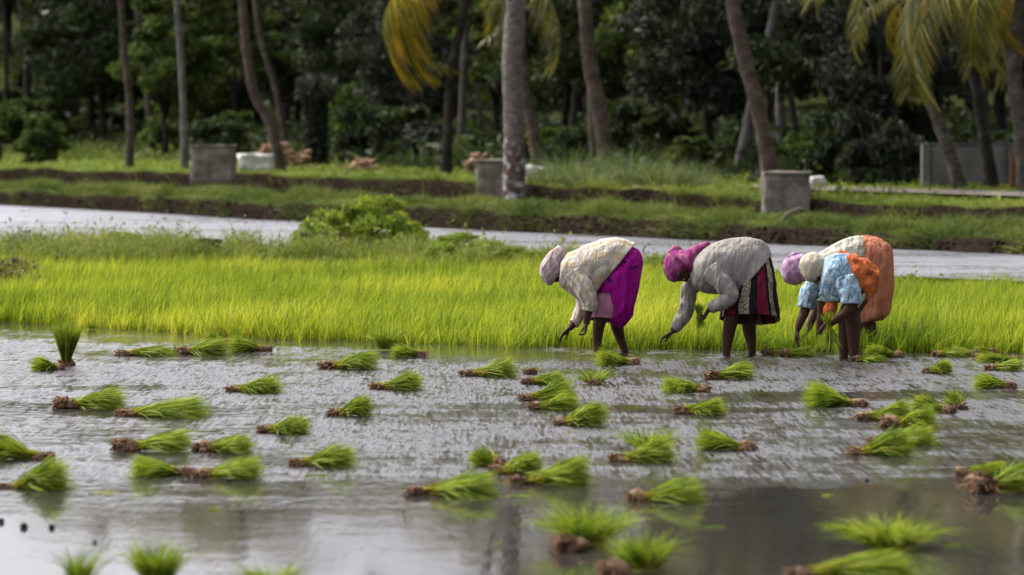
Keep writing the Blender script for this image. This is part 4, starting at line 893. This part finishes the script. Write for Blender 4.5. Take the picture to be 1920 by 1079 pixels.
    def head(s, c, up, face, sc=.93, tw=0.0):
        """skull, jaw, nose, ears, brow, lips at head centre c"""
        c = s.q(*c); U = Vector(up).normalized(); Fd = Vector(face); Fd = (Fd - U * Fd.dot(U)).normalized(); A = U.cross(Fd).normalized()
        def pt(f, l, u): return c + (Fd * f + A * l + U * u) * sc
        def ell(ce, rf, rl, ru):
            V, Fc, n1, n2 = [], [], 12, 16
            for i in range(n1 + 1):
                ph = math.pi * i / n1
                for k in range(n2):
                    th = 2 * math.pi * k / n2; V.append(ce + (Fd * rf * math.sin(ph) * math.cos(th) + A * rl * math.sin(ph) * math.sin(th) + U * ru * math.cos(ph)) * sc)
            Fc = [(i * n2 + k, i * n2 + (k + 1) % n2, (i + 1) * n2 + (k + 1) % n2, (i + 1) * n2 + k) for i in range(n1) for k in range(n2)]
            return V, Fc
        s.body += [ell(pt(-.012, 0, .025), .093, .074, .088), ell(pt(.018, 0, -.035), .068, .058, .072), ell(pt(.052, 0, -.085), .028, .030, .022), ell(pt(.086, 0, -.012), .016, .012, .026), ell(pt(.094, 0, -.024), .014, .017, .010),
                   ell(pt(.076, 0, -.054), .014, .024, .006), ell(pt(.074, 0, -.064), .014, .021, .006), ell(pt(.072, .03, .022), .014, .026, .008), ell(pt(.072, -.03, .022), .014, .026, .008),
                   ell(pt(-.005, .076, -.01), .016, .008, .030), ell(pt(-.005, -.076, -.01), .016, .008, .030), ell(pt(.055, .038, -.025), .02, .02, .02), ell(pt(.055, -.038, -.025), .02, .02, .02)]
        for l in (-.031, .031):
            me = pymesh('eye', [ell(pt(.070, l, .002), .013, .014, .010)]); link('eye', me, MAT['eye'], s.root)
    def finish(s):
        me = pymesh('body', s.body); ob = link('body', me, MAT['skin'], s.root)
        md = ob.modifiers.new('r', 'REMESH'); md.mode = 'VOXEL'; md.voxel_size = .0058; md.use_smooth_shade = True
        sm = ob.modifiers.new('s', 'SMOOTH'); sm.factor = .5; sm.iterations = 3
        dg = bpy.context.evaluated_depsgraph_get(); dg.update(); me2 = bpy.data.meshes.new_from_object(ob.evaluated_get(dg)); ob.modifiers.clear(); ob.data = me2; me2.name = 'body'
        if not me2.materials: me2.materials.append(MAT['skin'])

def knot(p, c, r, seed, mat_parts, spread=1.0):
    V, Fq = tube_arr([p.q(*x) for x in c], r, 14, .5, seed); mat_parts.append((V, Fq, [(i % 14 / 14, i // 14 * .03) for i in range(len(V))]))

# --- first woman: cream plaid blouse, magenta skirt
p = Person(960, 400, 3.597, 1130, 34.9, 'leftmost woman, bent over in a cream plaid blouse and magenta skirt')
p.limb([(770, 310, 0), (700, 320, 0), (520, 350, 0), (390, 385, 0), (320, 395, 0), (280, 395, 0)], [.11, .115, .115, .115, .06, .05])
p.limb([(760, 330, -.07), (715, 460, -.07), (625, 610, -.08), (592, 720, -.07), (580, 800, -.06), (574, 900, -.06), (574, 985, -.06)], [.09, .085, .068, .060, .050, .036, .034])
p.limb([(574, 985, -.06), (520, 1010, -.06), (480, 1018, -.06)], [.035, .035, .025])
p.limb([(760, 330, .08), (745, 460, .09), (712, 640, .14), (712, 760, .14), (735, 850, .15), (762, 925, .15), (770, 985, .15)], [.09, .085, .068, .06, .045, .034, .034])
p.limb([(770, 985, .15), (715, 1005, .15), (680, 1012, .15)], [.035, .035, .025])
p.limb([(400, 390, .15), (445, 500, .17), (478, 600, .14), (430, 730, .12), (385, 785, .10)], [.055, .048, .042, .038, .028])
p.hand((388, 782, .10), (-.75, 0, -.66), (.1, -.2, -1), .35, 1)
p.limb([(420, 390, -.15), (490, 500, -.2), (522, 600, -.2), (507, 680, -.19), (500, 740, -.18)], [.055, .05, .044, .038, .03])
p.hand((500, 735, -.18), (-.05, 0, -1), (-1, 0, 0), .9, -1)
p.head((268, 405, 0), (-.85, 0, -.42), (.42, 0, -.9))
lo = [p.loft([((335, 330), (322, 430), .07), ((340, 290), (325, 490), .17), ((450, 235), (418, 560), .21), ((580, 188), (490, 590), .21), ((720, 172), (552, 575), .20), ((826, 200), (566, 508), .19)], fold=.03, nf=7, seed=1, wr=.007)]
lo.append(p.sleeve([(410, 400, -.15), (480, 500, -.2), (520, 590, -.205), (515, 650, -.2)], [.085, .09, .075, .06], 1))
lo.append(p.sleeve([(400, 400, .15), (450, 510, .17), (478, 600, .14), (440, 720, .12), (415, 752, .11)], [.08, .08, .062, .055, .048], 2))
p.cloth('blouse', lo, MAT['c_plaid'], True)
p.cloth('shawl', [p.loft([((462, 226), (560, 490), .215), ((600, 178), (562, 500), .215), ((725, 165), (566, 510), .205), ((832, 196), (570, 516), .195)], fold=.025, nf=6, seed=4, cap=False, wr=.007)], MAT['c_plaid'], True)
p.cloth('skirt', [p.loft([((805, 220), (585, 480), .15), ((878, 275), (558, 520), .20), ((874, 400), (588, 600), .20, 0, .02), ((848, 530), (625, 670), .19), ((826, 620), (655, 730), .18), ((815, 690), (700, 765), .14), ((800, 715), (745, 778), .08)], fold=.15, nf=11, seed=2, wr=.007, cap='top')], MAT['c_magenta'], True)
p.cloth('underskirt', [p.loft([((760, 520), (548, 540), .17), ((750, 640), (518, 640), .18), ((715, 730), (525, 715), .175, 0, -.03)], fold=.07, nf=9, seed=5, cap='top', pw=.8)], MAT['c_pink'], True)
sc_ = [p.loft([((184, 405), (208, 455), .03), ((188, 345), (258, 492), .08), ((218, 298), (300, 450), .095), ((250, 258), (335, 420), .10), ((305, 226), (352, 345), .08), ((352, 232), (376, 282), .035)], fold=.05, nf=7, seed=3, wr=.007)]
knot(p, [(290, 262, -.03), (320, 240, 0), (352, 250, .02)], [.03, .045, .03], 5, sc_)
p.cloth('headscarf', sc_, MAT['c_scarfA'])
p.finish()
# --- second woman: grey shirt, striped skirt
p = Person(1200, 400, 3.597, 1390, 34.7, 'woman in a grey shirt and striped maroon skirt with a magenta headscarf')
p.limb([(830, 300, 0), (700, 320, 0), (540, 360, 0), (420, 380, 0), (350, 390, 0), (300, 395, 0)], [.11, .115, .115, .115, .06, .05])
p.limb([(780, 350, -.07), (720, 470, -.08), (640, 620, -.09), (606, 750, -.08), (592, 840, -.08), (582, 925, -.08), (580, 1000, -.08)], [.09, .085, .072, .064, .052, .038, .036])
p.limb([(580, 1000, -.08), (530, 1020, -.08), (490, 1030, -.08)], [.035, .035, .025])
p.limb([(780, 350, .08), (765, 480, .10), (748, 640, .14), (744, 780, .14), (756, 860, .14), (762, 930, .14), (768, 1000, .14)], [.09, .085, .072, .064, .05, .038, .036])
p.limb([(768, 1000, .14), (720, 1020, .14), (680, 1030, .14)], [.035, .035, .025])
p.limb([(380, 430, .14), (340, 540, .16), (318, 650, .14), (270, 740, .12), (222, 805, .10)], [.055, .048, .042, .038, .028])
p.hand((215, 812, .10), (-.88, 0, -.48), (.1, -.1, -1), .5, 1)
p.limb([(475, 380, -.17), (545, 470, -.22), (592, 548, -.23), (520, 610, -.22), (455, 645, -.2)], [.055, .05, .044, .038, .028])
H2 = p.hand((452, 650, -.2), (-.5, .05, -1), (-.8, .2, .3), 1.0, -1, 1.05)
p.head((278, 400, 0), (-.86, 0, -.35), (.35, 0, -.93))
lo = [p.loft([((345, 320), (335, 440), .07), ((385, 278), (365, 500), .17), ((465, 217), (425, 538), .21), ((590, 174), (520, 548), .22), ((720, 163), (600, 560), .21), ((835, 185), (618, 570), .20), ((892, 270), (640, 552), .205)], fold=.02, nf=6, seed=6, wr=.007)]
lo.append(p.sleeve([(470, 380, -.16), (545, 460, -.215), (598, 540, -.23), (560, 590, -.225), (500, 618, -.215), (462, 635, -.205)], [.095, .09, .075, .07, .058, .048], 3))
lo.append(p.sleeve([(395, 430, .12), (340, 530, .16), (322, 640, .14), (285, 725, .12), (232, 795, .10)], [.085, .078, .068, .066, .042], 4))
p.cloth('shirt', lo, MAT['c_grey'], True)
p.cloth('skirt', [p.loft([((868, 245), (640, 490), .155), ((904, 370), (600, 560), .205), ((925, 540), (560, 625), .23, 0, -.01), ((938, 640), (545, 675), .235, 0, -.03), ((947, 722), (548, 712), .24, 0, -.06)], pw=.82, seg=96, fold=.055, nf=11, seed=1, wr=.008, cap='top', taper=.8)], MAT['c_stripe'], True)
sc_ = [p.loft([((155, 385), (185, 448), .03), ((162, 318), (240, 470), .085), ((192, 262), (282, 430), .10), ((238, 240), (330, 390), .10), ((300, 250), (358, 385), .09), ((352, 228), (400, 290), .05), ((410, 205), (430, 245), .03), ((470, 192), (474, 212), .012)], fold=.06, nf=7, seed=8, wr=.007)]
knot(p, [(195, 275, -.02), (235, 240, 0), (275, 250, .02)], [.02, .035, .02], 7, sc_)
knot(p, [(250, 270, -.09), (300, 320, -.10), (350, 385, -.085)], [.025, .032, .02], 9, sc_)
p.cloth('headscarf', sc_, MAT['c_scarfB'])
p.finish()
P2 = p
# --- fourth woman (behind): salmon skirt, checked blouse
p = Person(1420, 400, 3.373, 1600, 35.7, 'woman behind, in a salmon skirt and checked blouse with a mauve headscarf')
p.limb([(760, 250, 0), (650, 270, 0), (500, 310, 0), (380, 350, 0), (320, 365, 0), (270, 375, 0)], [.11, .115, .115, .115, .06, .05])
p.limb([(740, 310, -.06), (720, 460, -.08), (690, 620, -.08), (712, 720, -.06), (735, 790, -.05), (752, 845, -.05), (760, 900, -.05)], [.09, .09, .072, .06, .046, .036, .034])
p.limb([(760, 900, -.05), (700, 915, -.05), (670, 920, -.05)], [.035, .035, .025])
p.limb([(760, 290, .12), (690, 460, .13), (640, 620, .13), (640, 740, .13), (645, 840, .13), (648, 900, .13)], [.12, .10, .075, .06, .04, .034])
p.limb([(400, 370, -.15), (395, 480, -.18), (400, 610, -.17), (390, 720, -.14), (385, 790, -.12)], [.055, .048, .042, .038, .028])
p.hand((385, 785, -.12), (.1, 0, -1), (-1, -.1, 0), .4, -1)
p.limb([(390, 370, .15), (385, 480, .18), (385, 600, .17), (350, 690, .14), (330, 750, .12)], [.055, .048, .042, .038, .028])
p.hand((330, 745, .12), (-.3, 0, -1), (-1, .1, 0), .6, 1)
p.head((240, 392, 0), (-.86, 0, -.35), (.35, 0, -.93))
lo = [p.loft([((320, 300), (320, 400), .07), ((345, 280), (345, 430), .16), ((430, 226), (420, 460), .20), ((540, 165), (510, 480), .21), ((640, 143), (590, 450), .20), ((690, 150), (620, 440), .19)], fold=.02, nf=6, seed=6, wr=.007)]
lo.append(p.sleeve([(410, 370, -.14), (395, 450, -.17), (398, 550, -.17)], [.085, .08, .06], 3))
lo.append(p.sleeve([(400, 370, .14), (390, 450, .17), (388, 550, .17)], [.08, .08, .06], 4))
p.cloth('blouse', lo, MAT['c_check'], True)
p.cloth('skirt', [p.loft([((652, 138), (600, 430), .18), ((745, 147), (590, 480), .20), ((842, 208), (600, 530), .22), ((864, 330), (612, 560), .22), ((862, 500), (622, 610), .215), ((838, 625), (626, 655), .20), ((800, 672), (640, 690), .16)], fold=.05, nf=8, seed=3, wr=.007, cap='top')], MAT['c_salmon'], True)
sc_ = [p.loft([((150, 385), (172, 435), .03), ((154, 325), (238, 462), .085), ((182, 282), (282, 440), .10), ((230, 262), (325, 410), .10), ((290, 255), (345, 340), .07)], fold=.05, nf=7, seed=5, wr=.007)]
knot(p, [(190, 290, -.02), (235, 262, 0), (285, 262, .02)], [.02, .03, .02], 7, sc_)
p.cloth('headscarf', sc_, MAT['c_scarfC'])
p.finish()
# --- third woman (in front): light blue shirt, orange wrap
p = Person(1420, 400, 3.373, 1590, 33.95, 'woman in a light blue shirt and orange wrap with a beige cloth cap')
p.limb([(710, 400, 0), (640, 400, 0), (560, 400, 0), (470, 400, 0), (410, 390, 0), (370, 385, 0)], [.13, .13, .12, .12, .06, .05])
p.limb([(690, 420, -.07), (655, 510, -.08), (598, 615, -.10), (604, 710, -.10), (606, 800, -.10), (610, 890, -.10), (610, 990, -.10)], [.09, .085, .076, .068, .055, .042, .038])
p.limb([(610, 990, -.10), (560, 1005, -.10), (520, 1012, -.10)], [.035, .035, .025])
p.limb([(720, 410, .09), (650, 520, .10), (575, 640, .10), (566, 740, .10), (560, 830, .10), (556, 910, .10), (556, 990, .10)], [.11, .095, .074, .064, .052, .04, .038])
p.limb([(556, 990, .10), (500, 1005, .10), (470, 1010, .10)], [.035, .035, .025])
p.limb([(400, 440, .15), (340, 530, .17), (310, 630, .16), (282, 690, .14), (262, 745, .13)], [.055, .05, .044, .038, .028])
p.hand((262, 742, .13), (-.12, 0, -1), (1, -.3, 0), .35, -1)
p.limb([(560, 430, -.17), (580, 520, -.22), (560, 605, -.24), (490, 660, -.24), (440, 695, -.22)], [.055, .05, .046, .04, .03])
H3 = p.hand((440, 695, -.22), (-.6, 0, -.8), (-.5, .3, -.6), .95, -1, 1.05)
p.head((355, 378, 0), (-.80, 0, -.10), (.15, -.35, -.95))
lo = [p.loft([((412, 315), (395, 430), .07), ((436, 276), (400, 500), .17), ((520, 252), (430, 545), .21), ((600, 268), (490, 560), .21), ((668, 330), (560, 565), .20), ((690, 400), (610, 545), .185)], fold=.03, nf=6, seed=2, wr=.007)]
lo.append(p.sleeve([(550, 420, -.15), (575, 500, -.21), (578, 570, -.23)], [.105, .10, .082], 3))
lo.append(p.sleeve([(400, 430, .13), (340, 520, .17), (316, 606, .165)], [.09, .09, .078], 4))
p.cloth('shirt', lo, MAT['c_blue'], True)
p.cloth('vest', [p.loft([((420, 470), (392, 520), .14), ((480, 500), (430, 560), .15), ((540, 520), (500, 575), .14)], wr=.01)], MAT['c_teal'], True)
p.cloth('wrap', [p.loft([((505, 238), (560, 300), .05), ((600, 244), (590, 480), .205), ((690, 288), (612, 515), .205), ((762, 355), (628, 535), .19), ((780, 425), (632, 562), .175), ((752, 500), (642, 578), .15), ((712, 535), (650, 582), .10)], fold=.05, nf=8, seed=3, wr=.02, cap='top'),
                 p.loft([((500, 560), (430, 562), .04, -.12), ((500, 610), (412, 610), .05, -.12), ((470, 665), (425, 660), .02, -.12)], seg=20, fold=.12, nf=5, wr=.01)], MAT['c_orange'], True)
p.cloth('underskirt', [p.loft([((740, 470), (600, 530), .17), ((690, 560), (580, 580), .17), ((660, 620), (560, 612), .15)], fold=.06, nf=8, seed=3, wr=.007, cap='top')], MAT['c_green'], True)
p.cloth('cap', [p.loft([((266, 345), (280, 385), .03), ((272, 292), (312, 428), .085), ((308, 258), (365, 432), .105), ((355, 245), (412, 400), .105), ((405, 262), (440, 345), .07)], fold=.015, nf=6, seed=5, wr=.008)], MAT['c_cap'])
p.finish(); P3 = p
# bunches held in hands and freshly set tufts
def held(x, y, d, n, Lu, Ld, w, lb, lean=0.0):
    c = atd(x, y, d); o1 = empty('held_seedlings', c, 0, lb, 'seedling bunch', 'seedlings held in the hands')
    an = RS.uniform(0, 6.28, n); q = RS.uniform(0, 1, n)
    P = np.stack([RS.normal(0, .012, n), RS.normal(0, .012, n), RS.normal(0, .01, n)], 1)
    up = (RS.uniform(0, 1, n) < .65)
    D = np.stack([np.cos(an) * q * w + lean, np.sin(an) * q * w, np.where(up, 1, -1)], 1); D /= np.linalg.norm(D, axis=1)[:, None]
    link('leaves', vegmesh('leaves', blades(P, D, np.where(up, Lu, Ld) * RS.uniform(.6, 1.1, n), np.full(n, .007), RS.uniform(.1, .4, n))), MAT['seedling'], o1)
held(1311, 590, 34.5, 260, .12, .14, .5, 'small green bunch gripped by the woman in the grey shirt')
held(1554, 612, 33.72, 420, .14, .22, .7, 'green bunch gripped by the woman in the light blue shirt')
for x, y, h, lb in [(1048, 650, 30, 'seedlings being set by the leftmost woman at the rice edge'), (1450, 650, 26, 'small dark tuft between the second and third women'), (1540, 655, 24, 'seedlings being set beside the hands of the rear woman'), (1238, 655, 14, 'seedlings being pressed in by the woman in grey')]:
    tuft(x, y, 16, h, lb, 60, None, .5)
